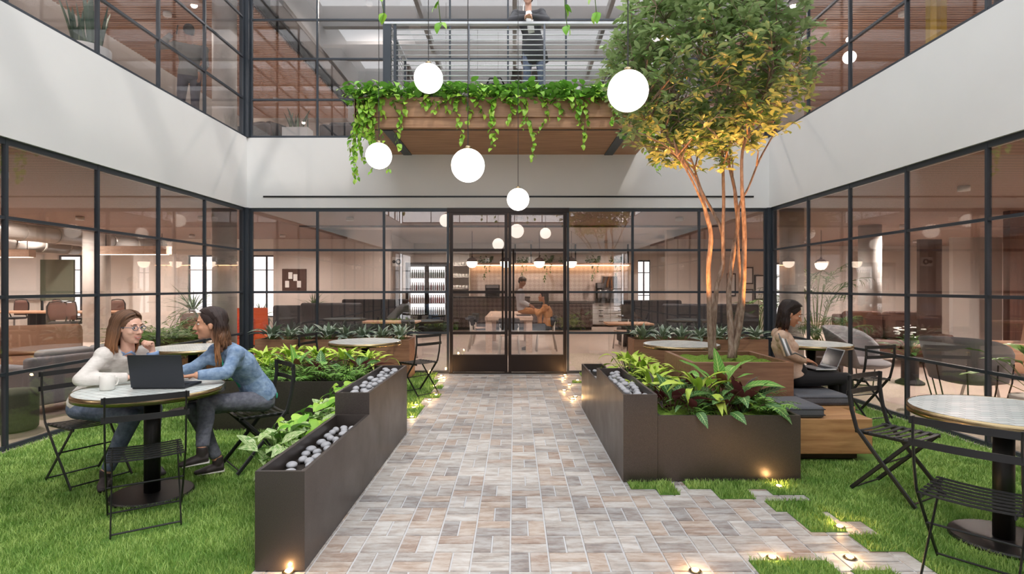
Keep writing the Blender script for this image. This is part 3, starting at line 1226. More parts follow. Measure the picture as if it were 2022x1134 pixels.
struct('wall_right_lounge', MB().box(16, YF, 0, 16.2, 20, 3.3), 'beige_wall')
struct('wall_panelled', MB().box(9.35, 10.6, 0, 13.5, 10.75, 2.99).box(9.35, 6, 0, 9.5, 10.6, .02), 'panel_wood')
struct('wall_lounge_white', MB().box(8.9, 11.4, 0, 9.9, 11.5, 2.55), 'cream_wall')
struct('door_3', MB().box(8.15, 11.3, 0, 8.6, 11.38, 2.5), 'dark_brown')
m = MB()
m.box(-30, YF - .3, 0, XL - .3, YF, 3.42).box(XR + .3, YF - .3, 0, 22, YF, 3.42)
m.box(XL - .3, YF - 4, 0, XR + .3, YF - 3.8, 3.0)
struct('wall_front_rooms', m, 'beige_wall')
struct('floor_front', MB().box(XL - .3, YF - 4, -.2, XR + .3, YF, -.002), 'floor_stone')
struct('ceiling_front', MB().box(XL - .3, YF - 4, 3.0, XR + .3, YF - .3, 3.2), 'plank_ceiling')
# timber soffits round the court, white over the kitchen
m = MB()
m.box(-10.4, YF, 2.985, XL - .3, 17, 3.05).box(XL - .3, YB + .3, 2.985, XR + .3, 13.2, 3.05).box(XR + .3, YF, 2.985, 16, 20, 3.05)
struct('ceiling_timber', m, 'plank_ceiling')
struct('trim_5', MB().box(-10.5, YF, 2.9, -10.4, 17, 3.42).box(XL - .3, 13.2, 2.95, XR + .3, 13.35, 3.42), 'dark_brown')
struct('ceiling_kitchen', MB().box(-8, 13.35, 3.26, 7.6, 22.5, 3.40), 'office_ceiling')
for k, (x, y, r) in enumerate(((-5.42, 10.5, .21), (5.18, 10.5, .21), (-11.9, 16, .33), (-14.8, 13.5, .3), (8.35, 13.2, .24), (-3.92, 17.6, .1))):
    MB().lathe([(r, 0), (r, 3.42 if x < -6 else 2.99)], (x, y, 0), 28).build('column', 'concrete', None, True, kind='structure')

# upper storey
emis('cove_white', (1, .9, .78, 1), 16)
plain('slat_back', rgb(58, 40, 34), .8)
for nm, x0, x1, y0, y1 in (('left', -8.7, XL - .3, YF, 18), ('right', XR + .3, 10.5, YF, 18)):
    m = MB()
    n = int((y1 - y0) / .095)
    for i in range(n):
        y = y0 + i * .095
        m.box(x0, y, 6.93, x1, y + .05, 6.99)
    struct('ceiling_slats_' + nm, m, 'slat_wood')
    struct('ceiling_above_slats_' + nm, MB().box(x0, y0, 7.02, x1, y1, 7.06), 'slat_back')
struct('wall_upper_left', MB().box(-12.2, YF, 4.14, -12, 19, 7.45), 'white_plaster')
struct('ceiling_cove', MB().box(-12, YF, 7.28, -8.71, 19, 7.32), 'white_plaster')
cl = thing('cove_light', 'long warm light strip along the far edge of the upper left slatted ceiling', 'ceiling light', (-8.76, 7.8, 7.0))
MB().box(-.03, -11, 0, .03, 11, .03).build('channel', 'white_plaster', cl)
MB().box(-.025, -11, .031, .025, 11, .04).build('strip', 'cove_white', cl)

struct('wall_upper_right', MB().box(10.6, YF, 4.14, 10.8, 19, 6.95), 'beige_wall')
struct('wall_upper_back', MB().box(-12.2, 19, 4.14, 10.8, 19.2, 7.45), 'beige_wall')
m = MB()
for x in (-4.4, -2.0, .3, 2.6, 4.6):
    m.box(x - .12, 10.4, 6.75, x + .12, 18.9, 7.44)
for y in (12.5, 15.5):
    m.box(-4.7, y - .1, 6.9, 4.6, y + .1, 7.44)
struct('trim_6', m, 'grey_ceiling')
struct('wall_upper_partition', MB().box(-4.3, 14.5, 4.14, -1.2, 14.6, 6.4).box(-1.2, 17.5, 4.14, 5.5, 17.6, 6.6), 'concrete')
for x, y in ((-5.42, 10.5), (5.18, 10.5)):
    MB().lathe([(.21, 4.14), (.21, 7.44)], (x, y, 0), 28).build('column', 'concrete', None, True, kind='structure')


# ------------------------------------------------------------------ room lights
dl0 = None


def downlight(x, y, z, label, group, power=70, col=(1, .90, .82)):
    """round can in the ceiling with its own lamp"""
    global dl0
    if dl0 is None:
        dl0 = thing('downlight', label, 'ceiling light', (x, y, z), 0, group)
        MB().lathe([(.050, .0), (.075, .0), (.075, .07), (.050, .07), (.050, .0)], n=24).build('can', 'white_plaster', dl0, True)
        t = dl0
    else:
        t = dl0.copy()
        COL.objects.link(t)
        t.location = (x, y, z)
        t['label'], t['group'] = label, group
        for c in dl0.children:
            if c.type == 'MESH':
                d = c.copy()
                COL.objects.link(d)
                d.parent = t
    ld = bpy.data.lights.new('downlight_beam', 'SPOT')
    ld.energy = power
    ld.color = col
    ld.spot_size = math.radians(165)
    ld.spot_blend = .9
    ld.shadow_soft_size = .05
    lo = bpy.data.objects.new('lamp', ld)
    COL.objects.link(lo)
    lo.parent = t
    lo.location = (0, 0, -.012)


for x in (-6.4, -8.9):
    for y in (2, 7, 11.5, 15.5):
        downlight(x, y, 2.91, 'round downlight in the timber ceiling of the left office', 'downlights of the left office', 330)
for x in (-12.2, -15.8, -19.2):
    for y in (10, 14.5, 19):
        downlight(x, y, 3.345, 'round downlight in the white ceiling of the open office', 'downlights of the open office', 760)
for x in (-3.4, .1, 3.4):
    for y in (11.6, 15.6):
        downlight(x, y, 2.91 if y < 13 else 3.185, 'round downlight above the dining tables behind the doors', 'downlights above the dining room', 300)
for x in (6.4, 9.0, 12.5):
    for y in (3, 8, 13, 17.5):
        downlight(x, y, 2.91, 'round downlight in the timber ceiling of the right lounge', 'downlights of the right lounge', 620)
for x in (-2.4, .6, 3.4):
    downlight(x, 20.9, 3.185, 'round downlight over the kitchen counter', 'downlights over the kitchen', 260)
for x in (-6.8, 7.6):  # added lamps, put in only to brighten the upper side rooms
    for y in (2, 6.5, 11, 16):
        downlight(x, y, 6.85, 'round downlight added under the upper slatted ceiling to brighten the room', 'downlights added to brighten the upper storey', 420)
for x in (-3, 0.2, 3.4):  # invented lamps that lift the brightness of the upper back room
    for y in (11.6, 16.8):
        downlight(x, y, 7.37, 'round downlight added between the upper beams to brighten the room', 'downlights added to brighten the upper back room', 480)

# ------------------------------------------------------------------ plants
GOLD = 2.399963


def foliage(name, tmpls, mats, pick, mat, parent, kind=None):
    V, FF, UV = stamp(tmpls, mats, pick)
    return np_mesh(name, V, FF, UV, mat, parent, True, kind)


def rosette(label, group, n, L, W, e0, e1, pet, mat, stem='stem_green', droop=(.3, .6, .9), fold=.25, name='leafy_plant', sharp=1., peak=.4, wave=0., cols=3, segs=6, sz=(.7, 1.1)):
    """a plant of n arching leaves on stalks; e0 inner and e1 outer elevation in degrees"""
    t = thing(name, label, 'plant', (0, 0, 0), 0, group)
    tm = [leaf_t(L, W, d, fold, segs, peak, sharp, wave, cols) for d in droop]
    M, pk = [], []
    st = MB()
    for i in range(n):
        q = i / max(n - 1, 1)
        az = i * GOLD + U(-.3, .3)
        el = math.radians(e0 + (e1 - e0) * q + U(-9, 9))
        p = pet * (.55 + .5 * q) * U(.8, 1.15)
        d = Vector((-math.sin(az) * math.cos(el * 1.0), math.cos(az) * math.cos(el), math.sin(el)))
        pe = min(PI / 2 - .1, el + .45)
        dp = Vector((-math.sin(az) * math.cos(pe), math.cos(az) * math.cos(pe), math.sin(pe)))
        b = Vector((-math.sin(az) * .02, math.cos(az) * .02, 0))
        tip = b + dp * p
        st.tube([b, b + dp * p * .55, tip], [.004, .0035, .003], 5)
        M.append(mat4(tip, az, el, U(-.35, .35), U(*sz)))
        pk.append(i % len(tm))
    foliage('leaves', tm, M, pk, mat, t)
    st.build('stalks', stem, t, True)
    return t


def fern(label, group, n=15, L=.34, mat='leaf_fern', ll=.075, lw=.017):
    t = thing('fern', label, 'plant', (0, 0, 0), 0, group)
    M, st = [], MB()
    lf = leaf_t(ll, lw, .3, .1, 2)
    lf2 = leaf_t(ll, lw, .7, .1, 2)
    pk = []
    for i in range(n):
        az = i * GOLD
        el0 = math.radians(U(48, 82) - 28 * i / n)
        ln = L * U(.75, 1.1)
        pts, p, el = [], Vector((0, 0, 0)), el0
        K = 16
        for k in range(K + 1):
            pts.append(p.copy())
            el = el0 - 1.15 * (k / K) ** 1.5
            p += Vector((-math.sin(az) * math.cos(el), math.cos(az) * math.cos(el), math.sin(el))) * ln / K
            if k > 2:
                sc = math.sin(PI * min(1, (k + 1) / (K + 1)) ** .8) * 1.0 + .12
                for s in (-1, 1):
                    M.append(mat4(pts[-1], az + s * 1.15, el * .35 + .1, s * .2, sc * U(.9, 1.1)))
                    pk.append(k % 2)
        st.tube(pts[::4], .0022, 5)
    foliage('fronds', [lf, lf2], M, pk, mat, t)
    st.build('stalks', 'stem_green', t, True)
    return t


def heart_t(L, W, droop):
    V, Fq, UV = leaf_t(L, W, droop, .22, 5, .28, .75)
    V = V.copy()
    V[0, 1] -= L * .10
    V[2, 1] -= L * .10
    return V, Fq, UV


HEARTS = [heart_t(.10, .075, .3), heart_t(.10, .075, .7), heart_t(.085, .06, 1.0)]
HEARTS_BIG = [heart_t(.15, .092, .4), heart_t(.15, .092, .8), heart_t(.13, .08, 1.1)]


def pothos(label, group, bush=40, vines=(), spread=(.22, .08, .12), mat='leaf_pothos', tm=None, base=(0, 0, 0), name='trailing_plant', face_y=-1, lean=(0, 0), ls=1., over=0.):
    t = thing(name, label, 'plant', (0, 0, 0), 0, group)
    tm = tm or HEARTS
    M, pk, st = [], [], MB()
    for i in range(bush):
        x, y = U(-1, 1) * spread[0], U(-1, 1) * spread[1]
        z = spread[2] * U(.1, 1)
        p = Vector((base[0] + x + lean[0] * z, base[1] + y + lean[1] * z, base[2] + z))
        az = U(0, 2 * PI)
        if over and i % 2:
            p += Vector((0, -U(.5, 1) * over, -U(.0, 1.) * over))
            az = PI + U(-1.1, 1.1)
        M.append(mat4(p, az, U(-.5, .9), U(-.5, .5), ls * U(.65, 1.15)))
        pk.append(i % 3)
        st.tube([Vector((base[0] + x * .4, base[1] + y * .4, base[2])), p], .0025, 4)
    for x0, y0, ln, sway in vines:
        K = max(5, int(ln / .055))
        ph = U(0, 6.28)
        pts = [Vector((x0, base[1], base[2] + .02))]
        for k in range(1, K + 1):
            q = k / K
            out = y0 * min(1, k * .3)
            pts.append(Vector((x0 + sway * q + .035 * math.sin(ph + q * 7), base[1] + out + .02 * math.cos(ph + q * 5), base[2] + .03 - max(0, (k - 1.2)) * ln / K)))
        st.tube(pts, .0024, 5)
        for k, p in enumerate(pts[2:]):
            for r in range(1 if k % 3 else 2):
                az = U(-1.3, 1.3) + (PI if face_y < 0 else 0)
                M.append(mat4(p, az, U(-1.25, -.2), U(-.6, .6), ls * U(.6, .95) * (1 - .35 * k / len(pts))))
                pk.append((k + r) % 3)
    foliage('leaves', tm, M, pk, mat, t)
    st.build('vines', 'stem_green', t, True)
    return t


def put(src, spots, group=None):
    """first spot takes the source itself, the rest take copies: (x, y, z, rz, scale, label)"""
    for k, (x, y, z, rz, s, lab) in enumerate(spots):
        o = src if k == 0 else copy_tree(src)
        o.location = (x, y, z)
        o.rotation_euler = (0, 0, rz)
        o.scale = (s, s, s)
        o['label'] = lab


# prototypes
lime_a = rosette('x', 'lime leafy plants', 30, .17, .055, 78, 8, .26, 'leaf_lime', droop=(.5, .9, 1.2), fold=.3)
lime_b = rosette('x', 'lime leafy plants', 26, .18, .06, 75, 0, .22, 'leaf_lime', droop=(.5, .8, 1.3), fold=.3)
fern_a = fern('x', 'ferns')
fern_b = fern('x', 'ferns', 18, .30)
pray = rosette('x', 'calatheas', 13, .25, .10, 66, 2, .17, 'leaf_prayer', 'stem_brown', (.4, .7, 1.0), .18, 'calathea', .9, .42, .03, 5, 8)
pray_b = rosette('x', 'calatheas', 9, .26, .10, 82, 18, .20, 'leaf_prayer_bright', 'stem_brown', (.3, .6, .9), .2, 'calathea', .9, .42, .03, 5, 8)
silver = rosette('x', 'silver leafed plants', 22, .22, .062, 80, 10, .12, 'leaf_silver', 'stem_green', (.3, .6, .9), .25, 'silver_leaf_plant')
purple = rosette('x', 'purple leafed plants', 16, .24, .055, 76, 8, .14, 'leaf_purple', 'stem_brown', (.3, .6, .9), .3, 'purple_leaf_plant')

lab_l = 'lime-green leafy plant in the bed behind the woman in denim'
put(lime_a, [(-3.1, 6.95, .47, .3, 1.15, lab_l), (-2.78, 6.98, .47, 1.2, 1.25, lab_l), (-2.45, 7.0, .47, 2.2, 1.2, lab_l), (-2.12, 6.98, .47, 3.0, 1.15, lab_l), (-1.83, 7.02, .47, 4.0, 1.0, lab_l),
             (-2.95, 6.66, .47, 4.4, .9, lab_l), (-2.6, 6.70, .47, 5.4, .9, lab_l),
             (1.42, 5.78, .44, 0, 1.0, 'lime-green plant at the near end of the right trough bed'), (1.42, 6.32, .44, 1.3, 1.2, 'lime-green plant in the middle of the right trough bed'),
             (1.40, 6.86, .44, 2.9, 1.15, 'tall lime-green plant at the far end of the right trough bed')])
put(lime_b, [(1.60, 4.86, .50, .5, 1.3, 'lime-green plant in the front right bed before the tree box'), (1.30, 5.30, .47, 1.2, 1.1, 'lime-green plant at the back left of the front right bed by the trough'), (1.47, 6.05, .44, 2.1, 1.05, 'lime-green plant tucked between two others in the right trough bed')])
lab_f = 'feathery green fern along the front edge of the left bed'
put(fern_a, [(-3.1, 6.3, .47, 0, 1.1, lab_f), (-2.70, 6.25, .47, 1.1, 1.15, lab_f), (-2.02, 6.26, .47, 2.3, 1.1, lab_f),
             (2.10, 4.74, .48, .4, 1.15, 'fern at the right end of the front right bed beside the cushion')])
put(fern_b, [(-2.36, 6.30, .47, 0.6, 1.1, lab_f), (-1.80, 6.36, .47, 4.0, 1., lab_f), (-2.9, 6.5, .47, 2, 1., lab_f), (1.55, 4.66, .47, 3, .6, 'small fern at the front edge of the front right bed')])
lab_p = 'calathea with dark veined leaves among the ferns of the left bed'
put(pray, [(-2.25, 6.55, .47, .7, 1.1, lab_p), (-1.85, 6.70, .47, 2.0, 1.05, lab_p), (-3.15, 6.55, .47, 4.0, .8, lab_p),
           (1.36, 4.80, .48, 1.0, 1.05, 'dark veined calathea at the left end of the front right bed'), (1.93, 4.76, .48, 2.6, 1.1, 'dark veined calathea in the middle of the front right bed'),
           (1.62, 5.22, .48, 3.3, 1.0, 'dark calathea at the back of the front right bed against the tree box'), (2.08, 4.92, .47, 5.2, .85, 'dark calathea between fern and purple plant in the front right bed'),
           (1.48, 4.66, .46, 2.0, .8, 'low calathea with its leaves over the front rim of the front right bed'), (1.74, 4.66, .46, 4.6, .85, 'low dark calathea at the front edge of the front right bed')])
put(pray_b, [(1.84, 4.96, .50, .15, 1.35, 'bright calathea with one tall upright leaf in the front right bed'), (-2.52, 6.50, .47, 1.0, 1.1, 'bright calathea among the ferns of the left bed')])
put(purple, [(1.36, 5.25, .48, .5, .85, 'purple-edged plant at the back left corner of the front right bed'), (2.06, 5.10, .48, 2.0, .95, 'purple-edged plant before the tree box in the front right bed'), (1.30, 5.02, .47, 3.0, .8, 'purple-edged plant behind the left calathea of the front right bed'),
             (1.55, 5.62, .44, 4., .85, 'purple-edged plant at the corner of the right trough bed')])
lab_s = 'silver-striped leafy plant in the wooden planter left of the doors'
lab_r = 'silver-striped leafy plant in the wooden planter right of the doors'
sp = [(-4.15 + .315 * k, 9.62 + U(-.06, .06), .60, k * 1.3, U(1.2, 1.45), lab_s) for k in range(8)]
sp += [(2.2 + .32 * k, 9.62 + U(-.06, .06), .60, k * 1.7, U(1.2, 1.4), lab_r) for k in range(7)]
put(silver, sp)

# variegated trailing leaves in the strip bed beside the left trough
pa = pothos('x', 'variegated plants in the strip bed', 58, (), (.15, .17, .26), 'leaf_pothos_variegated', HEARTS_BIG, name='variegated_plant', lean=(-.5, 0))
pb = pothos('x', 'variegated plants in the strip bed', 54, (), (.15, .17, .30), 'leaf_pothos', HEARTS_BIG, name='variegated_plant', lean=(-.3, 0))
lv = 'trailing light green plant beside the left stone trough'
put(pa, [(-1.59, 4.0, .22, 0, 1.1, 'variegated trailing plant spilling onto the grass at the near end of the left trough'), (-1.58, 4.62, .22, .3, 1.0, lv), (-1.58, 5.25, .23, -.3, 1.0, lv)])
put(pb, [(-1.58, 4.30, .22, .2, 1.0, lv), (-1.58, 4.93, .22, -.2, 1.0, lv), (-1.58, 5.62, .24, .1, 1.05, lv)])

# pothos over the balcony edge
specs = [(-2.22, ((-.14, -.04, 1.25, .02), (-.02, -.17, 1.2, .16), (.12, -.15, .95, .05), (-.16, .06, .85, -.06), (.05, -.12, 1.15, .28), (-.05, -.12, 1.30, -.05), (.02, -.15, 1.05, .12), (-.1, -.08, .75, -.02), (.1, -.14, .9, .22), (-.12, .02, 1.0, .1), (.0, -.1, .6, -.1), (.06, -.16, .8, .05), (-.08, -.1, .55, .05))),
         (-1.80, ((.0, -.15, .85, .15), (.15, -.15, .55, .02), (-.12, -.15, .4, -.05))),
         (-1.30, ((.0, -.15, .22, .02), (.12, -.15, .3, .03))),
         (-.85, ((.0, -.15, .75, .06), (.14, -.15, .45, .05), (-.12, -.15, .28, -.04))),
         (-.40, ((.0, -.15, .7, .1), (.12, -.15, .85, -.05), (-.13, -.15, .35, .05))),
         (.05, ((.0, -.15, .55, .08), (.12, -.15, 1.0, .1), (-.12, -.15, .45, .0))),
         (.50, ((.0, -.15, .6, -.1), (.13, -.15, .4, .04))),
         (.95, ((.0, -.15, .8, .05), (-.1, -.15, .5, .08), (.12, -.15, .62, -.04))),
         (1.42, ((.0, -.15, .5, .03), (.13, -.15, .7, .1))),
         (1.95, ((.05, -.15, 1.1, .1), (-.05, -.15, .9, .0), (.12, -.1, 1.2, .05), (-.12, -.15, .6, .1)))]
for k, (x, vs) in enumerate(specs):
    p = pothos('trailing pothos with the longest vines at the left end of the balcony' if k == 0 else 'trailing pothos at the right end of the balcony behind the tree crown' if k == 9
               else 'bright green pothos trailing over the middle of the balcony edge', 'pothos along the balcony', 105, vs, (.27, .10, .24), 'leaf_pothos', name='trailing_pothos', ls=1.45, over=.17)
    p.location = (x, 8.37, 4.325)

# vines hanging into the top of the view
HV = [(735, 760, 26, 'vine with few leaves hanging at the top, left of the others'), (872, 872, 44, 'vine hanging at the top above the left globe'),
      (1118, 1122, 50, 'vine with yellow-green leaves hanging at the top near the man on the balcony'), (1178, 1180, 24, 'short vine tip hanging at the top beside the tree')]
for u0, u1, v, lab in HV:
    y = 4.0
    z = EYE + (566 - v) * y / F
    x0, x1 = (u0 - 1016) * y / F, (u1 - 1016) * y / F
    t = thing('hanging_vine', lab, 'plant', (0, 0, 0), 0, 'vines hanging from above')
    pts = [Vector((x0 + (x1 - x0) * q + .03 * math.sin(q * 6), y + .02 * math.cos(q * 5), z + 1.5 * (1 - q))) for q in np.linspace(0, 1, 12)]
    MB().tube(pts, .003, 6).build('vine', 'stem_green', t, True)
    M, pk = [], []
    for i, p in enumerate(pts[1:]):
        if i % 2 and i < 9:
            continue
        for r in range(2 if i > 8 else 1):
            M.append(mat4(p, U(-1.6, 1.6) + PI, U(-1.3, -.2), U(-.5, .5), U(.7, 1.0)))
            pk.append(i % 3)
    foliage('leaves', HEARTS, M, pk, 'leaf_pothos', t)


# ------------------------------------------------------------------ the tree in the walnut box
def make_tree():
    t = thing('multi_stem_tree', 'tall leafy tree with several slender trunks growing from the walnut box', 'tree', (0, 0, 0))
    stems = [([(1405, 708), (1402, 654), (1401, 597), (1399, 527), (1404, 465), (1394, 422), (1388, 395), (1378, 362), (1349, 315), (1310, 262), (1270, 200)], 6.0, 5.75, .033),
             ([(1410, 690), (1409, 654), (1415, 569), (1423, 541), (1428, 513), (1428, 456), (1429, 400), (1428, 352), (1427, 300), (1418, 220), (1405, 120), (1398, 20)], 6.02, 6.15, .03),
             ([(1444, 708), (1443, 654), (1439, 583), (1442, 541), (1449, 493), (1457, 442), (1453, 400), (1450, 370), (1436, 310), (1428, 250), (1440, 150), (1446, 40)], 5.95, 6.35, .034),
             ([(1448, 705), (1460, 648), (1466, 597), (1469, 527), (1470, 456), (1467, 400), (1465, 365), (1466, 300), (1482, 255), (1510, 190), (1535, 120)], 5.97, 5.7, .032),
             ([(1446, 700), (1452, 640), (1462, 580), (1458, 500), (1456, 440), (1462, 400), (1478, 370), (1500, 315), (1530, 260), (1555, 200)], 6.0, 6.2, .022),
             ([(1428, 470), (1420, 442), (1402, 408), (1385, 375), (1367, 320), (1345, 260), (1335, 190)], 6.1, 6.35, .02),
             ([(1399, 430), (1380, 385), (1352, 330), (1318, 290), (1262, 262)], 5.9, 5.5, .014)]
    nodes = []
    for px, ya, yb, r in stems:
        K = len(px)
        pts = [at(u, v, ya + (yb - ya) * (i / (K - 1))) for i, (u, v) in enumerate(px)]
        # smooth
        fine = []
        for i in range(K - 1):
            p0, p1, p2, p3 = pts[max(i - 1, 0)], pts[i], pts[i + 1], pts[min(i + 2, K - 1)]
            for s in range(4):
                q = s / 4
                fine.append(.5 * ((2 * p1) + (p2 - p0) * q + (2 * p0 - 5 * p1 + 4 * p2 - p3) * q * q + (3 * p1 - p0 - 3 * p2 + p3) * q ** 3))
        fine.append(pts[-1])
        rs = [r * (1 - .72 * i / (len(fine) - 1)) * U(.92, 1.08) * (1.25 if i == 0 else 1) for i in range(len(fine))]
        MB().tube(fine, rs, 10).build('trunk', 'bark', t, True)
        nodes += [p for p in fine if p.z > 2.7]
    C, R = Vector((2.02, 6.0, 3.86)), Vector((1.13, 1.05, 1.10))
    br = MB()
    ends = []
    for i in range(150):
        ph, th = math.acos(U(-.92, 1)), U(0, 2 * PI)
        q = U(.55, .95)
        e = C + Vector((R.x * q * math.sin(ph) * math.cos(th), R.y * q * math.sin(ph) * math.sin(th), R.z * q * math.cos(ph)))
        s = min(nodes, key=lambda n: (n - e).length + max(0, n.z - e.z + .25) * 1.5)
        m = (s + e) / 2 + Vector((U(-.08, .08), U(-.08, .08), U(-.02, .10)))
        br.tube([s, m, e], [.010, .007, .004], 5)
        for f in (.25, .5, .75, 1):
            ends.append(s.lerp(m, f) if f < .5 else m.lerp(e, (f - .5) * 2))
    E = np.array([list(p) for p in ends])
    M, pk = [], []
    k = 0
    tries = 0
    while k < 1450 and tries < 40000:
        tries += 1
        d = Vector((RNG.normal(), RNG.normal(), RNG.normal())).normalized()
        q = U(.35, 1) ** .6
        p = C + Vector((R.x * d.x, R.y * d.y, R.z * d.z)) * q
        edge = 1 + .10 * math.sin(p.x * 5 + 1) * math.sin(p.z * 6) + .08 * math.sin(p.y * 7)
        if q > edge:
            continue
        if p.z < 2.95 and U(0, 1) < .35:
            continue
        a = E[np.argmin(((E - np.array(list(p))) ** 2).sum(1))]
        a = Vector(a)
        if (a - p).length > .5:
            continue
        k += 1
        br.tube([a, (a + p) / 2 + Vector((0, 0, .02)), p], [.0035, .003, .002], 4)
        dirn = (p - a).normalized() + Vector((0, 0, .35))
        base_az = math.atan2(-dirn.x, dirn.y)
        nl = random.randint(6, 9)
        for i in range(nl):
            M.append(mat4(p + Vector((U(-.02, .02), U(-.02, .02), U(-.02, .02))), base_az + i * 2 * PI / nl + U(-.3, .3), U(-.35, .85), U(-.5, .5), U(.7, 1.15)))
            pk.append(i % 2)
    br.build('branches', 'bark', t, True)
    tm = [leaf_t(.108, .047, .25, .2, 4, .58, .7), leaf_t(.108, .047, .6, .2, 4, .58, .7)]
    foliage('foliage', tm, M, pk, 'leaf_tree', t)


def mk_bark():
    t = NT('bark')
    f = t.noise(t.coord((10, 10, 3)), 4, 5, .6)
    t.set(Base_Color=t.ramp(f, [(.3, rgb(104, 82, 70)), (.5, rgb(146, 122, 106)), (.72, rgb(176, 158, 144))]), Roughness=.8)
    t.bump(f, .4, .006)


mk_bark()
make_tree()

# ------------------------------------------------------------------ people
plain('skin_fair', rgb(226, 178, 156), .5, var=.03, vscale=30)
plain('skin_tan', rgb(204, 150, 120), .5, var=.03, vscale=30)
plain('skin_warm', rgb(190, 134, 104), .5, var=.03, vscale=30)
plain('skin_brown', rgb(150, 102, 78), .5, var=.03, vscale=30)
plain('eye_white', rgb(236, 232, 226), .3)
plain('eye_dark', rgb(44, 30, 24), .2)
plain('lip_pink', rgb(192, 118, 106), .45)
plain('teeth', rgb(240, 236, 228), .3)
plain('brow_brown', rgb(84, 58, 44), .8)
plain('brow_black', rgb(38, 28, 26), .8)
plain('glasses_frame', rgb(70, 96, 120), .3)
plain('shoe_dark', rgb(52, 44, 44), .6)
plain('sole_white', rgb(206, 202, 196), .6)
plain('teal_shirt', rgb(64, 184, 150), .7)
plain('shirt_blue', rgb(130, 156, 196), .7)
plain('black_cloth', rgb(24, 22, 24), .85)
plain('grey_cloth', rgb(110, 110, 108), .85, var=.06, vscale=40)
plain('navy_cloth', rgb(58, 56, 70), .85)
plain('tan_cloth', rgb(196, 140, 92), .85, var=.06, vscale=30)
plain('white_shirt', rgb(206, 208, 214), .8, var=.04, vscale=30)
plain('jacket_dark', rgb(66, 66, 70), .8)


def cloth(name, c0, c1, scale=26, bump=.35):
    t = NT(name)
    f = t.noise(t.coord(), scale, 4, .6)
    w = t.noise(t.coord((1, 1, 2.4)), 9, 2, .5)
    t.set(Base_Color=t.ramp(f, [(.3, c0), (.7, c1)]), Roughness=.85)
    t.bump(w, bump, .03)


cloth('sweater_cream', rgb(214, 208, 202), rgb(228, 222, 216))
cloth('denim_light', rgb(92, 118, 152), rgb(142, 164, 190))
cloth('jeans_grey', rgb(78, 80, 92), rgb(116, 118, 130))
cloth('jeans_blue', rgb(82, 92, 116), rgb(118, 128, 150))
cloth('knit_beige', rgb(196, 164, 142), rgb(214, 184, 162))


def hair_mat(name, root, tip, z0, z1):
    """root colour above z1 running into the tip colour below z0 (dyed lengths)"""
    t = NT(name)
    tc = t.node('ShaderNodeTexCoord')
    sp = t.node('ShaderNodeSeparateXYZ')
    t.link(tc.outputs['Object'], sp.inputs[0])
    f = t.math('DIVIDE', t.math('SUBTRACT', sp.outputs[2], z0), z1 - z0, True)
    rnd = t.node('ShaderNodeNewGeometry').outputs['Random Per Island']
    c = t.mix(f, tip, root)
    k = t.ramp(rnd, [(0, (.65, .65, .65, 1)), (1, (1.3, 1.3, 1.3, 1))])
    t.set(Base_Color=t.mix(1., c, k, 'MULTIPLY'), Roughness=.55, Specular_IOR_Level=.3)
    t.bump(t.noise(t.coord((60, 60, 4)), 3, 2), .3, .004)


hair_mat('hair_light_brown', rgb(98, 70, 52), rgb(176, 118, 76), .86, 1.22)
hair_mat('hair_ombre', rgb(50, 38, 36), rgb(176, 124, 82), .92, 1.24)
hair_mat('hair_dark_brown', rgb(38, 28, 26), rgb(86, 52, 40), .94, 1.2)
plain('hair_black', rgb(34, 28, 26), .5)


def remeshed(mb, name, mat, parent, voxel=.006, smooth=6, fac=.5):
    me = mb.mesh('shape')
    tmp = bpy.data.objects.new('shape', me)
    COL.objects.link(tmp)
    r = tmp.modifiers.new('r', 'REMESH')
    r.mode = 'VOXEL'
    r.voxel_size = voxel
    if smooth:
        s = tmp.modifiers.new('s', 'SMOOTH')
        s.factor = fac
        s.iterations = smooth
    dg = bpy.context.evaluated_depsgraph_get()
    out = bpy.data.meshes.new_from_object(tmp.evaluated_get(dg))
    bpy.data.objects.remove(tmp)
    bpy.data.meshes.remove(me)
    out.materials.clear()
    return link(name, out, mat, parent, True)


def V3(*a):
    return Vector(a)


def hand(mb, wr, d, nrm, side, curl=.5, spread=1.0, s=1.0):
    """palm, four fingers and a thumb. d: along the fingers, nrm: out of the palm, side: towards the thumb"""
    d, side = d.normalized(), side.normalized()
    side = (side - d * side.dot(d)).normalized()
    nrm = (nrm - d * nrm.dot(d) - side * nrm.dot(side)).normalized()
    mb.tube([wr - d * .015 * s, wr + d * .02 * s, wr + d * .06 * s, wr + d * .088 * s], [(.024 * s, .016 * s), (.031 * s, .015 * s), (.038 * s, .013 * s), (.036 * s, .011 * s)], 10, ref=side)
    for k, (off, ln) in enumerate(((.028, .070), (.0095, .080), (-.0095, .074), (-.028, .058))):
        p = wr + d * .082 * s + side * off * s
        dd = (d + side * off * 2.2 * spread).normalized()
        pts = [p - dd * .01 * s]
        a = 0
        for seg in (.44, .32, .24):
            pts.append(p.copy())
            a += curl * (.75 + .12 * k)
            p = p + (dd * math.cos(a) + nrm * math.sin(a)) * ln * seg * s
        pts.append(p)
        mb.tube(pts, [.0095 * s, .0092 * s, .0085 * s, .0078 * s, .006 * s], 8)
        mb.ell(p, .0062 * s, None, 8, 6)
    p = wr + d * .022 * s + side * .026 * s
    q = p + (d * .62 + side * .7 + nrm * .25).normalized() * .042 * s
    r = q + (d * .85 + side * .2 + nrm * .35).normalized() * .034 * s
    mb.tube([p - side * .01 * s, p, q, r], [.013 * s, .0125 * s, .0105 * s, .0075 * s], 8)
    mb.ell(r, .0078 * s, None, 8, 6)


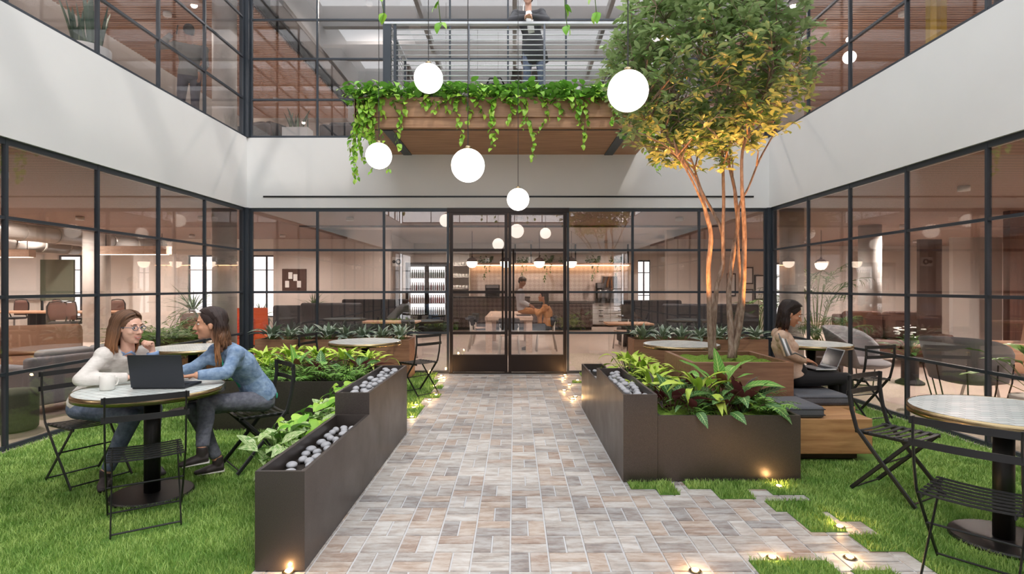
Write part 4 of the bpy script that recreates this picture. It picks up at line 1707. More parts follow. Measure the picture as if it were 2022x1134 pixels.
def head_frame(look, roll=0.):
    y = look.normalized()
    x = y.cross(Vector((0, 0, 1))).normalized()
    z = x.cross(y)
    R = Matrix((x, y, z)).transposed()
    if roll:
        R = R @ Matrix.Rotation(roll, 3, 'Y')
    return R


def person(label, J, skin, top_mat, leg_mat, shoe_mat, hair, cat='person', build=1.0, hs=1.08, female=True, roll=0., voxel=.0055, smile=False, brow='brow_black', top_hem=.03, sleeve=1.0, lip=True):
    """a figure from joints given in world space. The root sits on the ground below the pelvis."""
    pel, nk = J['pel'], J['neck']
    root = thing('person', label, cat, (0, 0, 0))
    sR, sL = J['shR'], J['shL']
    sd = (sR - sL).normalized()
    fwd = Vector((0, 0, 1)).cross(sd).normalized()
    hd = J.get('hipdir', sd)
    hd = Vector((hd.x, hd.y, 0)).normalized()
    c = J['head']
    R = head_frame(J['look'], roll)
    b = build
    w = 1.0 if female else 1.1

    def H(x, y, z):
        return c + R @ (Vector((x, y, z)) * hs)

    def spine(t):
        p = pel.lerp(nk, t)
        return p - fwd * .03 * math.sin(PI * t)
    prof = [(-.10, .125, .10), (0, .165, .12), (.14, .158, .118), (.40, .122 * w, .094), (.68, .152 * w, .108), (.86, .142 * w, .082), (.97, .062, .058)]

    def torso(mb, g, t0=-.2, t1=1.):
        P, Q = [], []
        for t, a, e in prof:
            if t0 <= t <= t1:
                P.append(spine(t))
                Q.append(((a * b + g), (e * b + g)))
        mb.tube(P, Q, 20, ref=(hd + sd))
        if female and t1 > .7:
            for s in (-1, 1):
                mb.ell(spine(.66) + fwd * .072 * b + sd * s * .062 * b, .052 * b + g)
        if t1 > .7:
            for s in (sR, sL):
                mb.ell(s, .056 * b * w + g)
                mb.tube([spine(.9), s], [.054 * b + g, .047 * b * w + g * .7], 10)

    def arm(mb, S, E, W, g, q=1.0):
        ru, re, rw = .045 * b * w + g * .75, .037 * b * w + g, .027 * b * w + g * .8
        dn = (E - S).normalized()
        inn = spine(.84).lerp(S, .45)
        mb.tube([spine(.68).lerp(S, .25), S + dn * .09], [.072 * b + g, .040 * b + g], 10)
        mb.tube([inn, S + (inn - S) * .12 + dn * .0, S + dn * .07, S.lerp(E, .55), E], [ru * 1.15, ru * 1.02, ru, ru * .92, re], 12)
        mb.ell(E, re * 1.01)
        if q > 0:
            e2 = E.lerp(W, q)
            mb.tube([E, E.lerp(e2, .35), e2], [re, re * 1.03, re + (rw - re) * q], 12)

    def leg(mb, hp, K, A, g, q=1.0):
        rt, rk, ra = .080 * b + g, .054 * b + g, .037 * b + g
        mb.tube([hp, hp.lerp(K, .5), K], [rt, rt * .88, rk], 14)
        mb.ell(hp, rt)
        mb.ell(K, rk * 1.02)
        back = (K - hp).normalized()
        m = K.lerp(A, .33) - Vector((fwd.x, fwd.y, 0)) * .012
        mb.tube([K, m, K.lerp(A, .7), K.lerp(A, q)], [rk, rk * .99, ra * 1.12, ra], 14)

    def foot(mb, A, T, g):
        d = (T - A)
        flat = Vector((d.x, d.y, 0)).normalized()
        side = flat.cross(Vector((0, 0, 1)))
        heel = A - flat * .045 + (T - A).normalized() * 0
        low = Vector((0, 0, -.055))
        mb.tube([A + Vector((0, 0, .03)), A, A + low * .6], [.036 + g, .037 + g, .036 + g], 10)
        mb.tube([heel + low, A + low, A.lerp(T, .55) + low * .45, T], [(.030 + g, .030 + g), (.036 + g, .036 + g), (.042 + g, .028 + g), (.028 + g, .016 + g)], 12, ref=side)
        mb.ell(T, (.027 + g, .027 + g, .016 + g))

    hpR, hpL = pel + hd * .088 * b - V3(0, 0, .02), pel - hd * .088 * b - V3(0, 0, .02)

    # body: one continuous surface
    m = MB()
    torso(m, 0)
    arm(m, sR, J['elR'], J['wrR'], 0)
    arm(m, sL, J['elL'], J['wrL'], 0)
    for k in ('R', 'L'):
        h = J.get('hand' + k)
        if h:
            hand(m, J['wr' + k], *h)
    leg(m, hpR, J['knR'], J['anR'], 0)
    leg(m, hpL, J['knL'], J['anL'], 0)
    foot(m, J['anR'], J['toR'], -.004)
    foot(m, J['anL'], J['toL'], -.004)
    m.tube([spine(.93), nk, H(0, -.022, -.05), H(0, -.018, .0)], [.060 * b, .050 * b, .047 * w, .05], 14)
    m.ell(H(0, -.010, .030), (.074 * hs, .092 * hs, .082 * hs), R, 24, 16)
    m.ell(H(0, .022, -.020), (.061 * hs, .066 * hs, .085 * hs), R, 24, 16)
    m.ell(H(0, .032, -.072), (.043 * hs, .050 * hs, .034 * hs), R)
    m.ell(H(0, .066, -.093), (.019 * hs, .017 * hs, .015 * hs), R)
    m.tube([H(0, .080, .022), H(0, .096, -.008), H(0, .106, -.026)], [.007, .0095, .0115], 10)
    m.ell(H(0, .106, -.026), .0115)
    for s in (-1, 1):
        m.ell(H(s * .011, .092, -.031), .008)
        m.ell(H(s * .028, .076, .031), (.024, .012, .008), R)
        m.ell(H(s * .036, .056, -.024), (.024, .025, .022), R)
        m.ell(H(s * .073, -.004, -.012), (.008, .018, .029), R)
    m.ell(H(0, .084, -.060), (.021, .010, .012), R)
    remeshed(m, 'body', skin, root, voxel, 5, .5)
    # face
    for s in (-1, 1):
        e = MB().ell(H(s * .029, .0745, .008), (.0125 * hs, .0095 * hs, .0065 * hs), R, 12, 8).build('eye', 'eye_white', root, True)
        MB().ell(H(s * .030, .0800, .008), (.0062 * hs, .0058 * hs, .0062 * hs), R, 10, 8).build('iris', 'eye_dark', e, True)
        MB().tube([H(s * .014, .0885, .030), H(s * .030, .0885, .035), H(s * .048, .074, .028)], [.0026, .0034, .002], 6).build('eyebrow', brow, root, True)
    lm = MB()
    sm = .006 if smile else 0
    for z, r in ((-.0555, .0032), (-.0635 - sm * .8, .0042)):
        lm.tube([H(-.024 - sm, .082, -.0585 + sm), H(-.011, .0915, z), H(0, .0935, z - .001), H(.011, .0915, z), H(.024 + sm, .082, -.0585 + sm)], [.0016, r, r, r, .0016], 8)
    lm.build('lips', 'lip_pink' if lip else skin, root, True)
    if smile:
        MB().ell(H(0, .0885, -.060), (.017, .006, .0055), R, 12, 8).build('teeth', 'teeth', root, True)

    # clothes
    m = MB()
    g = .013
    torso(m, g, -.05, 1.)
    arm(m, sR, J['elR'], J['wrR'], g * .9, sleeve)
    arm(m, sL, J['elL'], J['wrL'], g * .9, sleeve)
    top = remeshed(m, 'top', top_mat, root, .009, 5)
    m = MB()
    P = [pel - V3(0, 0, .08), pel, pel.lerp(nk, .14), pel.lerp(nk, .26)]
    m.tube(P, [(.135 * b, .11 * b), (.172 * b, .126 * b), (.165 * b, .122 * b), (.135 * b, .10 * b)], 18, ref=hd)
    leg(m, hpR, J['knR'], J['anR'], .009, .93)
    leg(m, hpL, J['knL'], J['anL'], .009, .93)
    remeshed(m, 'trousers', leg_mat, root, .009, 4)
    for k in ('R', 'L'):
        m = MB()
        foot(m, J['an' + k], J['to' + k], .005)
        remeshed(m, 'shoe', shoe_mat, root, .006, 3)
    # hair
    hm = MB()
    hm.ell(H(0, -.019, .037), (.0800 * hs, .0945 * hs, .0885 * hs), R, 28, 18)
    kind = hair['kind']
    if kind == 'short':
        hm.ell(H(0, .004, .062), (.074 * hs, .088 * hs, .062 * hs), R, 24, 14)
        hm.ell(H(0, -.05, -.005), (.072 * hs, .055 * hs, .06 * hs), R, 20, 12)
        hm.ell(H(0, .045, .092), (.052 * hs, .044 * hs, .024 * hs), R, 18, 10)
    else:
        ln, wave, nl = hair['len'], hair.get('wave', .01), hair.get('n', 26)
        for s in (-1, 1):
            for k in range(nl):
                q = k / (nl - 1)
                y0 = .066 + (-.104 - .066) * q
                f = math.sqrt(max(.06, 1 - ((y0 + .014) / .118) ** 2))
                pts = []
                for th in (4, 28, 52, 76, 98):
                    a = math.radians(th)
                    y = y0 - hair.get('sweep', .06) * (th / 98) ** 1.2 * (1 - q)
                    pts.append(H(s * (.0885 * math.sin(a) * f + .002), y, .034 + .097 * math.cos(a) * f + U(-.001, .001)))
                L = ln * U(.82, 1.05)
                if 'frontlen' in hair and q < .35:
                    L = hair['frontlen'] * U(.85, 1.05)
                ph = U(0, 6.28)
                p = pts[-1]
                out = (R @ Vector((s, 0, 0)))
                push = hair.get('push', V3(0, 0, 0))
                K = 7
                for i in range(1, K + 1):
                    t = i / K
                    pts.append(p + Vector((0, 0, -L * t)) + out * (.014 * math.sin(t * 3) + wave * math.sin(ph * .3 + t * 9)) + fwd * (wave * .8 * math.cos(ph + t * 8)) + push * t + (R @ Vector((0, -.012 * t, 0))))
                hm.tube(pts, [.006, .010, .012, .0125, .012] + [.012, .0115, .011, .010, .009, .007, .003], 7)
        for k in range(nl):
            ph = math.radians(-78 + 156 * k / (nl - 1))
            pts = []
            for th in (6, 35, 65, 95, 112):
                a = math.radians(th)
                pts.append(H(.088 * math.sin(a) * math.sin(ph), -.016 - .100 * math.sin(a) * math.cos(ph), .034 + .095 * math.cos(a)))
            p = pts[-1]
            L = ln * U(.8, 1.05) * .95
            K = 6
            pq = U(0, 6.28)
            for i in range(1, K + 1):
                t = i / K
                pts.append(p + Vector((0, 0, -L * t)) - fwd * .03 * t * hair.get('back', 1) + sd * wave * math.sin(pq + t * 8))
            hm.tube(pts, [.006, .011, .013, .013, .0125] + [.0125, .012, .011, .0095, .007, .003], 7)
    hm.build('hair', hair['mat'], root, True)
    return root, H, R, fwd, sd, spine


# woman in the cream sweater
Jw1 = dict(pel=V3(-3.44, 4.56, .60), neck=V3(-3.03, 4.40, 1.055), shR=V3(-3.125, 4.275, 1.025), shL=V3(-2.985, 4.545, 1.015),
           elR=V3(-3.175, 4.105, .868), wrR=V3(-2.955, 4.29, .856), elL=V3(-2.86, 4.50, .866), wrL=V3(-2.885, 4.475, 1.03),
           knR=V3(-2.92, 4.30, .555), knL=V3(-2.93, 4.56, .555), anR=V3(-3.13, 4.30, .12), anL=V3(-2.98, 4.62, .12),
           toR=V3(-3.06, 4.17, .040), toL=V3(-2.85, 4.54, .040), head=V3(-3.00, 4.375, 1.225), look=V3(.95, -.28, -.04), hipdir=V3(-.35, -.94, 0))
Jw1['handR'] = (V3(.8, .6, -.02), V3(0, 0, -1), V3(-.6, .8, .1), .2)
Jw1['handL'] = (V3(-.05, -.25, 1), V3(-.3, -.9, -.2), V3(-.9, .25, 0), 1.25)
w1, H, R, fw, sd, sp = person('woman with long light brown hair, glasses and cream sweater resting chin on hand', Jw1, 'skin_fair', 'sweater_cream', 'jeans_blue', 'shoe_dark',
                              {'kind': 'long', 'len': .215, 'mat': 'hair_light_brown', 'wave': .004, 'n': 30, 'push': V3(.0, -.02, 0), 'sweep': .066}, smile=True, brow='brow_brown')
gm = MB()
for s in (-1, 1):
    pts = [H(s * (.031 + .0205 * math.cos(a)), .098 - abs(.02 * math.cos(a)) * .25, .006 + .0155 * math.sin(a)) for a in np.linspace(0, 2 * PI, 17)]
    gm.tube(pts, .0022, 6)
    gm.tube([H(s * .051, .093, .010), H(s * .072, .06, .012), H(s * .078, .0, .008)], .0022, 6)
gm.tube([H(-.011, .099, .009), H(0, .101, .011), H(.011, .099, .009)], .002, 6)
gm.build('eyeglasses', 'glasses_frame', w1, True)
MB().tube([sp(.90) + fw * .052 + sd * .045, sp(.97) + fw * .06 + sd * .0, sp(.90) + fw * .052 - sd * .06], [.012, .02, .012], 8, flat=.5).tube(
    [sp(.99) - fw * .05, sp(.985) + sd * .055, sp(.95) + fw * .05 + sd * .03], [.014, .015, .012], 8, flat=.6).tube(
    [sp(.99) - fw * .05, sp(.985) - sd * .055, sp(.95) + fw * .05 - sd * .03], [.014, .015, .012], 8, flat=.6).build('shirt_collar', 'shirt_blue', w1, True)
cd = (Jw1['wrL'] - Jw1['elL']).normalized()
MB().tube([Jw1['wrL'] - cd * .035, Jw1['wrL'] - cd * .002], [.041, .043], 14).build('cuff', 'shirt_blue', w1, True)

# woman in the denim shirt
Jw2 = dict(pel=V3(-2.18, 4.82, .60), neck=V3(-2.36, 4.57, 1.06), shR=V3(-2.49, 4.69, 1.01), shL=V3(-2.225, 4.485, 1.01),
           elR=V3(-2.62, 4.58, .885), wrR=V3(-2.63, 4.38, .880), elL=V3(-2.235, 4.36, .878), wrL=V3(-2.41, 4.235, .880),
           knR=V3(-2.58, 4.50, .565), knL=V3(-2.41, 4.38, .64), anR=V3(-2.44, 4.62, .12), anL=V3(-2.375, 4.27, .30),
           toR=V3(-2.57, 4.56, .040), toL=V3(-2.49, 4.21, .215), head=V3(-2.45, 4.52, 1.245), look=V3(-.88, -.47, -.03), hipdir=V3(-.66, .75, 0))
Jw2['handL'] = (V3(-.95, -.05, -.12), V3(0, 0, -1), V3(-.2, .9, 0), .16)
Jw2['handR'] = (V3(.2, -.95, -.10), V3(0, 0, -1), V3(.9, .2, 0), .16)
w2, H, R, fw, sd, sp = person('woman with long dark hair fading to light tips, denim shirt, legs crossed', Jw2, 'skin_tan', 'denim_light', 'jeans_grey', 'shoe_dark',
                              {'kind': 'long', 'len': .22, 'frontlen': .36, 'mat': 'hair_ombre', 'wave': .014, 'n': 30, 'back': 1.2, 'sweep': .10}, sleeve=.93)
MB().tube([sp(.93) + fw * .075, sp(.72) + fw * .135, sp(.45) + fw * .112, sp(.25) + fw * .125], [(.02, .012), (.024, .012), (.026, .012), (.02, .01)], 8, ref=tuple(sd)).build('undershirt', 'teal_shirt', w2, True)
MB().tube([sp(.02) - fw * .108 + sd * .05, sp(.02) - fw * .119 - sd * .03, sp(.03) - fw * .098 - sd * .10], [(.03, .014), (.034, .014), (.026, .008)], 8, ref=(0, 0, 1)).build('shirt_tail', 'teal_shirt', w2, True)
for s in (-1, 1):
    MB().tube([sp(1.0) - fw * .05, sp(.985) + sd * s * .066, sp(.88) + fw * .088 + sd * s * .038], [.016, .018, .010], 8, flat=.5).build('shirt_collar', 'denim_light', w2, True)
for k in ('L', 'R'):
    a, t = Jw2['an' + k], Jw2['to' + k]
    d = (t - a)
    fl_ = Vector((d.x, d.y, 0)).normalized()
    MB().tube([a - fl_ * .05 + V3(0, 0, -.088 + .0), a.lerp(t, .5) + V3(0, 0, -.050), t + V3(0, 0, -.018)], [(.040, .010), (.047, .010), (.032, .009)], 10, ref=tuple(fl_.cross(Vector((0, 0, 1))))).build('shoe_sole', 'sole_white', w2, True)

# woman typing on the bench
Jw3 = dict(pel=V3(2.955, 5.93, .615), neck=V3(2.83, 5.93, 1.075), shR=V3(2.745, 5.775, 1.035), shL=V3(2.86, 6.10, 1.035),
           elR=V3(2.775, 5.69, .865), wrR=V3(3.0, 5.80, .782), elL=V3(2.97, 6.17, .84), wrL=V3(3.07, 6.04, .782),
           knR=V3(3.42, 5.80, .60), knL=V3(3.42, 6.03, .60), anR=V3(3.47, 5.80, .14), anL=V3(3.52, 6.05, .14),
           toR=V3(3.60, 5.77, .045), toL=V3(3.65, 6.05, .045), head=V3(2.90, 5.90, 1.262), look=V3(.84, -.30, -.36), hipdir=V3(0, -1, 0))
Jw3['handR'] = (V3(.86, .2, -.17), V3(0, 0, -1), V3(-.2, .9, 0), .26)
Jw3['handL'] = (V3(.86, -.25, -.17), V3(0, 0, -1), V3(-.2, -.9, 0), .26)
w3, H, R, fw, sd, sp = person('woman with dark shoulder-length hair in beige sweater typing on her lap', Jw3, 'skin_warm', 'knit_beige', 'black_cloth', 'shoe_dark',
                              {'kind': 'long', 'len': .20, 'mat': 'hair_dark_brown', 'wave': .006, 'n': 30, 'sweep': .092}, roll=0., hs=1.1, sleeve=.95)
for mt, off, r in (('paper_white', -.002, .012), ('grey_cloth', .021, .012), ('grey_cloth', -.022, .009)):
    S, E, W = Jw3['shR'], Jw3['elR'], Jw3['wrR']
    o = sd * .042
    q = Vector((1, 0, 0)) * off
    z = Vector((0, -.5, .8)) * off * .8
    ff = Vector((-.15, -.82, .45)).normalized() * .047
    MB().tube([S + o * .75 + V3(-.01, 0, .035) + q, S + o * 1.22 + q, S.lerp(E, .5) + o * 1.30 + q, E + o * 1.22 + q + z * .5 - V3(0, 0, .004), E.lerp(W, .3) + ff * 1.0 + z, E.lerp(W, .65) + ff * .90 + z, W.lerp(E, .1) + ff * .80 + z * .7],
              [(r, .009)] * 4 + [(r * .9, .008)] * 3, 8, ref=(1, 0, .5)).build('sleeve_stripe', mt, w3, True)
MB().tube([H(.078, .008, -.042), H(.080, .008, -.075)], [.003, .006], 8).build('earring', 'paper_white', w3, True)
l3 = thing('laptop', 'open silver laptop on the lap of the woman on the bench', 'laptop', (3.20, 5.925, .687), -PI / 2 + .05)
MB().box(-.15, -.11, 0, .15, .11, .014).build('base', 'laptop_silver', l3, bevel=.004)
m = MB()
for i in range(12):
    for j in range(5):
        m.box(-.126 + i * .0212, .0 + j * .0185, .014, -.108 + i * .0212, .0155 + j * .0185, .0162)
m.build('keyboard', 'key_dark', l3)
R3 = Matrix.Rotation(math.radians(-24), 3, 'X')
MB().obox(R3 @ Vector((0, 0, .108)) + Vector((0, .112, .012)), (.30, .006, .21), R3).build('lid', 'laptop_silver', l3, bevel=.002)
MB().obox(R3 @ Vector((0, -.0022, .11)) + Vector((0, .112, .012)), (.28, .003, .18), R3).build('screen', 'screen', l3)

# ------------------------------------------------------------------ kitchen and dining room behind the doors
def cabinet_front(mb, x0, x1, z0, z1, y, n, m):
    pass


isl = thing('kitchen_island', 'dark herringbone-tiled kitchen counter with a raised left half', 'kitchen counter', (0, 0, 0))
MB().box(-2.25, 20.0, 0.1, .55, 20.75, 1.14).build('raised_front', 'herringbone_dark', isl)
MB().box(.56, 20.0, 0.1, 2.78, 20.75, .94).build('low_front', 'herringbone_dark', isl)
MB().box(-2.28, 19.93, 1.14, .56, 20.8, 1.19).box(.56, 19.93, .94, 2.83, 20.8, .985).build('worktop', 'black', isl)
MB().box(-2.2, 20.05, 0.003, 2.75, 20.7, .1).build('plinth', 'black', isl)
dr = thing('drawer_cabinet', 'white drawer cabinet right of the dark kitchen counter', 'cabinet', (0, 0, 0))
MB().box(2.95, 21.65, .08, 4.45, 22.28, .92).build('body', 'white_leg', dr)
for i in range(2):
    for j in range(4):
        x0 = 2.97 + i * .74
        z0 = .10 + j * .205
        d = MB().box(x0, 21.62, z0, x0 + .71, 21.65, z0 + .18).build('drawer', 'paper_white', dr)
        MB().box(x0 + .27, 21.60, z0 + .10, x0 + .44, 21.62, z0 + .125).build('handle', 'black', d)
MB().box(2.90, 21.58, .92, 4.5, 22.29, .97).build('worktop', 'black', dr)
bk = thing('back_counter', 'long back counter under the tiled kitchen wall', 'kitchen counter', (0, 0, 0))
MB().box(-3.0, 21.7, .003, 2.85, 22.29, .93).build('body', 'dark_brown', bk)
MB().box(-3.0, 21.65, .93, 2.85, 22.29, .98).build('worktop', 'black', bk)
struct('wall_backsplash', MB().box(-1.72, 22.27, .98, 4.5, 22.3, 2.36), 'backsplash')
sh = thing('planter_shelf', 'long high shelf with a warm glowing strip under it and plants on top', 'shelf', (0, 0, 0))
MB().box(-1.75, 21.85, 2.40, 4.55, 22.28, 2.47).build('board', 'table_wood', sh)
MB().box(-1.7, 22.05, 2.37, 4.5, 22.2, 2.40).build('glow_strip', 'cove_glow', sh)
for x in (.0, .62, 2.35, 4.4):
    MB().box(x, 21.87, 2.47, x + .05, 21.95, 3.2).build('upright', 'black', sh)
struct('wall_shelf_bulkhead', MB().box(-1.75, 21.95, 3.0, 4.55, 22.28, 3.25), 'cream_wall')
sp_ = [(-1.1, 22.05, 2.475, 0, 1.5, 'trailing plant at the left end of the glowing kitchen shelf'), (.35, 22.05, 2.475, 1, 1.3, 'trailing plant second from the left on the glowing kitchen shelf'),
       (1.25, 22.05, 2.475, 2, 1.7, 'wide trailing plant in the middle of the glowing kitchen shelf'), (2.0, 22.05, 2.475, 3, 1.3, 'small trailing plant right of the middle on the kitchen shelf'),
       (3.1, 22.05, 2.475, 4, 1.6, 'bushy plant second from the right on the kitchen shelf'), (4.0, 22.05, 2.475, 5, 1.4, 'bushy plant at the right end of the kitchen shelf')]
kp = pothos('x', 'plants on the kitchen shelf', 46, ((-.05, -.10, .5, .03), (.08, -.1, .3, .02)), (.2, .07, .16), 'leaf_dark', name='shelf_plant')
put(kp, [(x, 21.99, z, 0, s, l) for x, y, z, r, s, l in sp_])
ms = thing('mug_shelf', 'open kitchen shelves with white mugs left of the tiled wall', 'shelf', (0, 0, 0))
for z in (1.45, 1.90, 2.35):
    MB().box(-2.62, 21.85, z, -1.78, 22.28, z + .03).build('board', 'cream_wall', ms)
MB().box(-2.66, 21.85, .99, -2.62, 22.28, 2.9).box(-1.78, 21.85, .99, -1.76, 22.28, 2.9).build('side_panel', 'cream_wall', ms)
m0 = None
for z, nm in ((1.48, 'lowest'), (1.93, 'middle'), (2.38, 'top')):
    for i in range(6):
        if m0 is None:
            m0 = thing('mug', 'x', 'mug', (0, 0, 0), 0, 'white mugs on the kitchen shelves')
            MB().lathe([(.045, 0), (.052, .01), (.052, .115), (.047, .115), (.045, .015), (.001, .014)], n=14).build('body', 'ceramic', m0, True)
            MB().tube([(.05, 0, .09), (.08, 0, .085), (.08, 0, .035), (.05, 0, .03)], .008, 6).build('handle', 'ceramic', m0, True)
            o = m0
        else:
            o = copy_tree(m0)
        o.location = (-2.52 + i * .13, 22.0, z + .002)
        o['label'] = 'white mug in the row on the %s open kitchen shelf' % nm
for k, (x, z, lab) in enumerate(((3.25, 0, 'tall chrome coffee urn on the drawer cabinet'), (3.62, 1, 'large chrome coffee machine at the right end of the kitchen'))):
    c = thing('coffee_machine', lab, 'coffee machine', (x + .1, 21.95, .972))
    w = .16 if k == 0 else .30
    MB().box(-w, -.18, 0, w, .2, .10).build('base', 'black', c)
    MB().box(-w, .02, .10, w, .2, .72 if k == 0 else .98).build('body', 'black' if k == 0 else 'steel', c)
    for j in range(1 if k == 0 else 2):
        xx = 0 if k == 0 else -.15 + .3 * j
        MB().lathe([(.10, .12), (.11, .14), (.11, .42), (.06, .46), (.02, .47)], (xx, -.08, 0), 16).build('urn', 'steel', c, True)
        MB().box(xx - .12, -.16, .52, xx + .12, .02, .70 if k == 0 else .96).build('brew_head', 'steel' if k == 0 else 'black', c)
cm = thing('espresso_machine', 'small dark espresso machine on the raised left counter', 'coffee machine', (-.80, 20.45, 1.192))
MB().box(-.26, -.2, .06, .26, .2, .42).build('body', 'charcoal', cm, bevel=.02)
MB().box(-.22, -.28, .30, .22, -.2, .40).build('group_head', 'steel', cm)
MB().box(-.26, -.3, 0, .26, .2, .06).build('drip_tray', 'black', cm)

fr = thing('drinks_fridge', 'tall double-door glass drinks fridge with glowing shelves of bottles', 'fridge', (-2.95, 18.9, 0))
MB().box(-.72, 0, .003, .72, .7, .55).box(-.72, 0, 2.27, .72, .7, 2.36).box(-.72, 0, .55, -.66, .7, 2.27).box(.66, 0, .55, .72, .7, 2.27).box(-.03, 0, .55, .03, .08, 2.27).box(-.66, .64, .55, .66, .7, 2.27).build('cabinet', 'black', fr)
MB().box(-.66, .62, .56, .66, .635, 2.26).build('light_panel', 'fridge_glow', fr)
for z in (.56, .97, 1.40, 1.83):
    MB().box(-.66, .1, z, .66, .62, z + .015).build('shelf', 'paper_white', fr)
for s in (-1, 1):
    d = MB().box(s * .345 - .315, -.035, .56, s * .345 + .315, 0, .60).box(s * .345 - .315, -.035, 2.22, s * .345 + .315, 0, 2.26).box(s * .345 - .315, -.035, .6, s * .345 - .275, 0, 2.22).box(s * .345 + .275, -.035, .6, s * .345 + .315, 0, 2.22).build('door', 'black', fr)
    MB().box(s * .345 - .28, -.02, .6, s * .345 + .28, -.015, 2.22).build('glass', 'glass', d)
plain('bottle_red', rgb(188, 60, 54), .3)
plain('bottle_green', rgb(150, 190, 160), .3)
plain('bottle_clear', rgb(214, 220, 224), .3)
plain('bottle_amber', rgb(170, 120, 80), .3)
bt = {}
nmz = ('bottom', 'second lowest', 'second highest', 'top')
for j, z in enumerate((.578, .988, 1.418, 1.848)):
    for i in range(16):
        col = ('bottle_clear', 'bottle_amber' if i < 8 else 'bottle_red', 'bottle_clear' if i % 3 else 'bottle_red', 'bottle_green')[j]
        if col not in bt:
            q = thing('bottle', 'x', 'bottle', (0, 0, 0), 0, 'bottles in the drinks fridge')
            MB().lathe([(.030, 0), (.032, .01), (.032, .15), (.013, .21), (.013, .25)], n=10).build('body', col, q, True)
            MB().lathe([(.015, .25), (.015, .27)], n=8).build('cap', 'black', q, True)
            bt[col] = q
            o = q
        else:
            o = copy_tree(bt[col])
        o.location = (-2.95 - .60 + i * .072 + (.06 if i > 7 else 0), 19.12, z)
        o['label'] = 'bottle standing on the %s shelf of the drinks fridge, %s door' % (nmz[j], 'left' if i < 8 else 'right')

for k, (x, lab) in enumerate(((-1.30, 'dome pendant hanging left of the double doors over the dining room'), (-.28, 'dome pendant seen between the door handles'), (.76, 'dome pendant over the right door leaf above the man'), (1.74, 'dome pendant just right of the double doors'))):
    t = thing('dome_pendant', lab, 'pendant lamp', (x, 17.2, 2.29), 0, 'dome pendants over the dining room')
    MB().lathe([(.002, -.17), (.08, -.155), (.14, -.10), (.165, -.02), (.165, .02)], n=24).build('bowl', 'pendant_glow', t, True)
    MB().lathe([(.168, .02), (.15, .08), (.09, .13), (.03, .15), (.02, .2)], n=24).build('cap', 'dark_brown', t, True)
    MB().tube([(0, 0, .2), (0, 0, .96)], .008, 6).build('cord', 'black', t)
for k, (x, y, lab) in enumerate(((6.75, 13.6, 'dome pendant in the right lounge near the palm'), (7.75, 14.2, 'dome pendant in the right lounge right of the palm fronds'))):
    t = thing('dome_pendant', lab, 'pendant lamp', (x, y, 2.12), 0, 'dome pendants in the lounge')
    MB().lathe([(.002, -.15), (.07, -.14), (.12, -.09), (.14, -.02), (.14, .02)], n=24).build('bowl', 'pendant_glow', t, True)
    MB().lathe([(.143, .02), (.13, .07), (.08, .11), (.03, .13), (.02, .18)], n=24).build('cap', 'dark_brown', t, True)
    MB().tube([(0, 0, .18), (0, 0, .85)], .008, 6).build('cord', 'black', t)

tb = thing('dining_table', 'long pale wooden table with thick square legs behind the doors', 'table', (-.13, 14.6, 0))
MB().box(-.56, -1.55, .76, .56, 1.55, .84).build('tabletop', 'pale_wood', tb, bevel=.004)
for sx in (-1, 1):
    for sy in (-1, 1):
        MB().box(sx * .47 - .075, sy * 1.44 - .075, .003, sx * .47 + .075, sy * 1.44 + .075, .76).build('leg', 'pale_wood', tb)
nb = thing('notebook', 'thin dark notebook on the pale dining table', 'notebook', (.22, 13.7, .842), .1)
MB().box(-.17, -.11, 0, .17, .11, .012).build('cover', 'charcoal', nb)


def cafe_chair(label, loc, rz, group='cafe chairs with pale legs'):
    t = thing('cafe_chair', label, 'chair', loc, rz, group)
    MB().box(-.21, -.2, .44, .21, .22, .465).build('seat', 'pale_wood', t, bevel=.01)
    m = MB()
    pts = [(-.23, -.10, .72), (-.21, -.2, .73), (-.1, -.245, .74), (0, -.255, .74), (.1, -.245, .74), (.21, -.2, .73), (.23, -.10, .72)]
    m.tube(pts, [(.11, .012)] * 7, 8, ref=(0, 0, 1))
    m.build('backrest', 'charcoal', t, True)
    for x, y, tx, ty in ((-.2, -.18, -.24, -.25), (.2, -.18, .24, -.25), (-.19, .19, -.22, .23), (.19, .19, .22, .23)):
        MB().tube([(tx, ty, .003), (x, y, .44)] + ([(x, y - .02, .72)] if y < 0 else []), .019, 8).build('leg', 'white_leg', t, True)
    return t


c0 = cafe_chair('cafe chair with dark curved back nearest the doors at the dining table', (-.12, 12.7, 0), 0)
copy_tree(c0, 'cafe chair at the left side of the dining table', (-.86, 13.6, 0), -PI / 2)
copy_tree(c0, 'cafe chair under the woman with dark hair in the dining room', (.76, 13.6, 0), PI / 2)
copy_tree(c0, 'cafe chair beyond the dining table on its far left side', (-.86, 14.9, 0), -PI / 2)
copy_tree(c0, 'pale cafe chair beside the drawer cabinet right of the doors', (2.75, 13.9, 0), 1.9)
copy_tree(c0, 'cafe chair beside the dark booth left of the doors', (-2.45, 12.2, 0), 2.2)


def booth(label, x0, x1, y, h, mat='charcoal', dep=.75, face_=1):
    t = thing('booth_seat', label, 'booth seat', ((x0 + x1) / 2, y, 0), 0 if face_ > 0 else PI, 'dark dining booths')
    a = (x1 - x0) / 2
    MB().box(-a, 0, .1, a, .14, h).build('backrest', mat, t, True, .05, seg=4)
    MB().box(-a, .14, .1, a, dep, .46).build('seat', mat, t, True, .04, seg=3)
    MB().box(-a + .04, .04, .003, a - .04, dep - .06, .1).build('plinth', 'black', t)
    return t


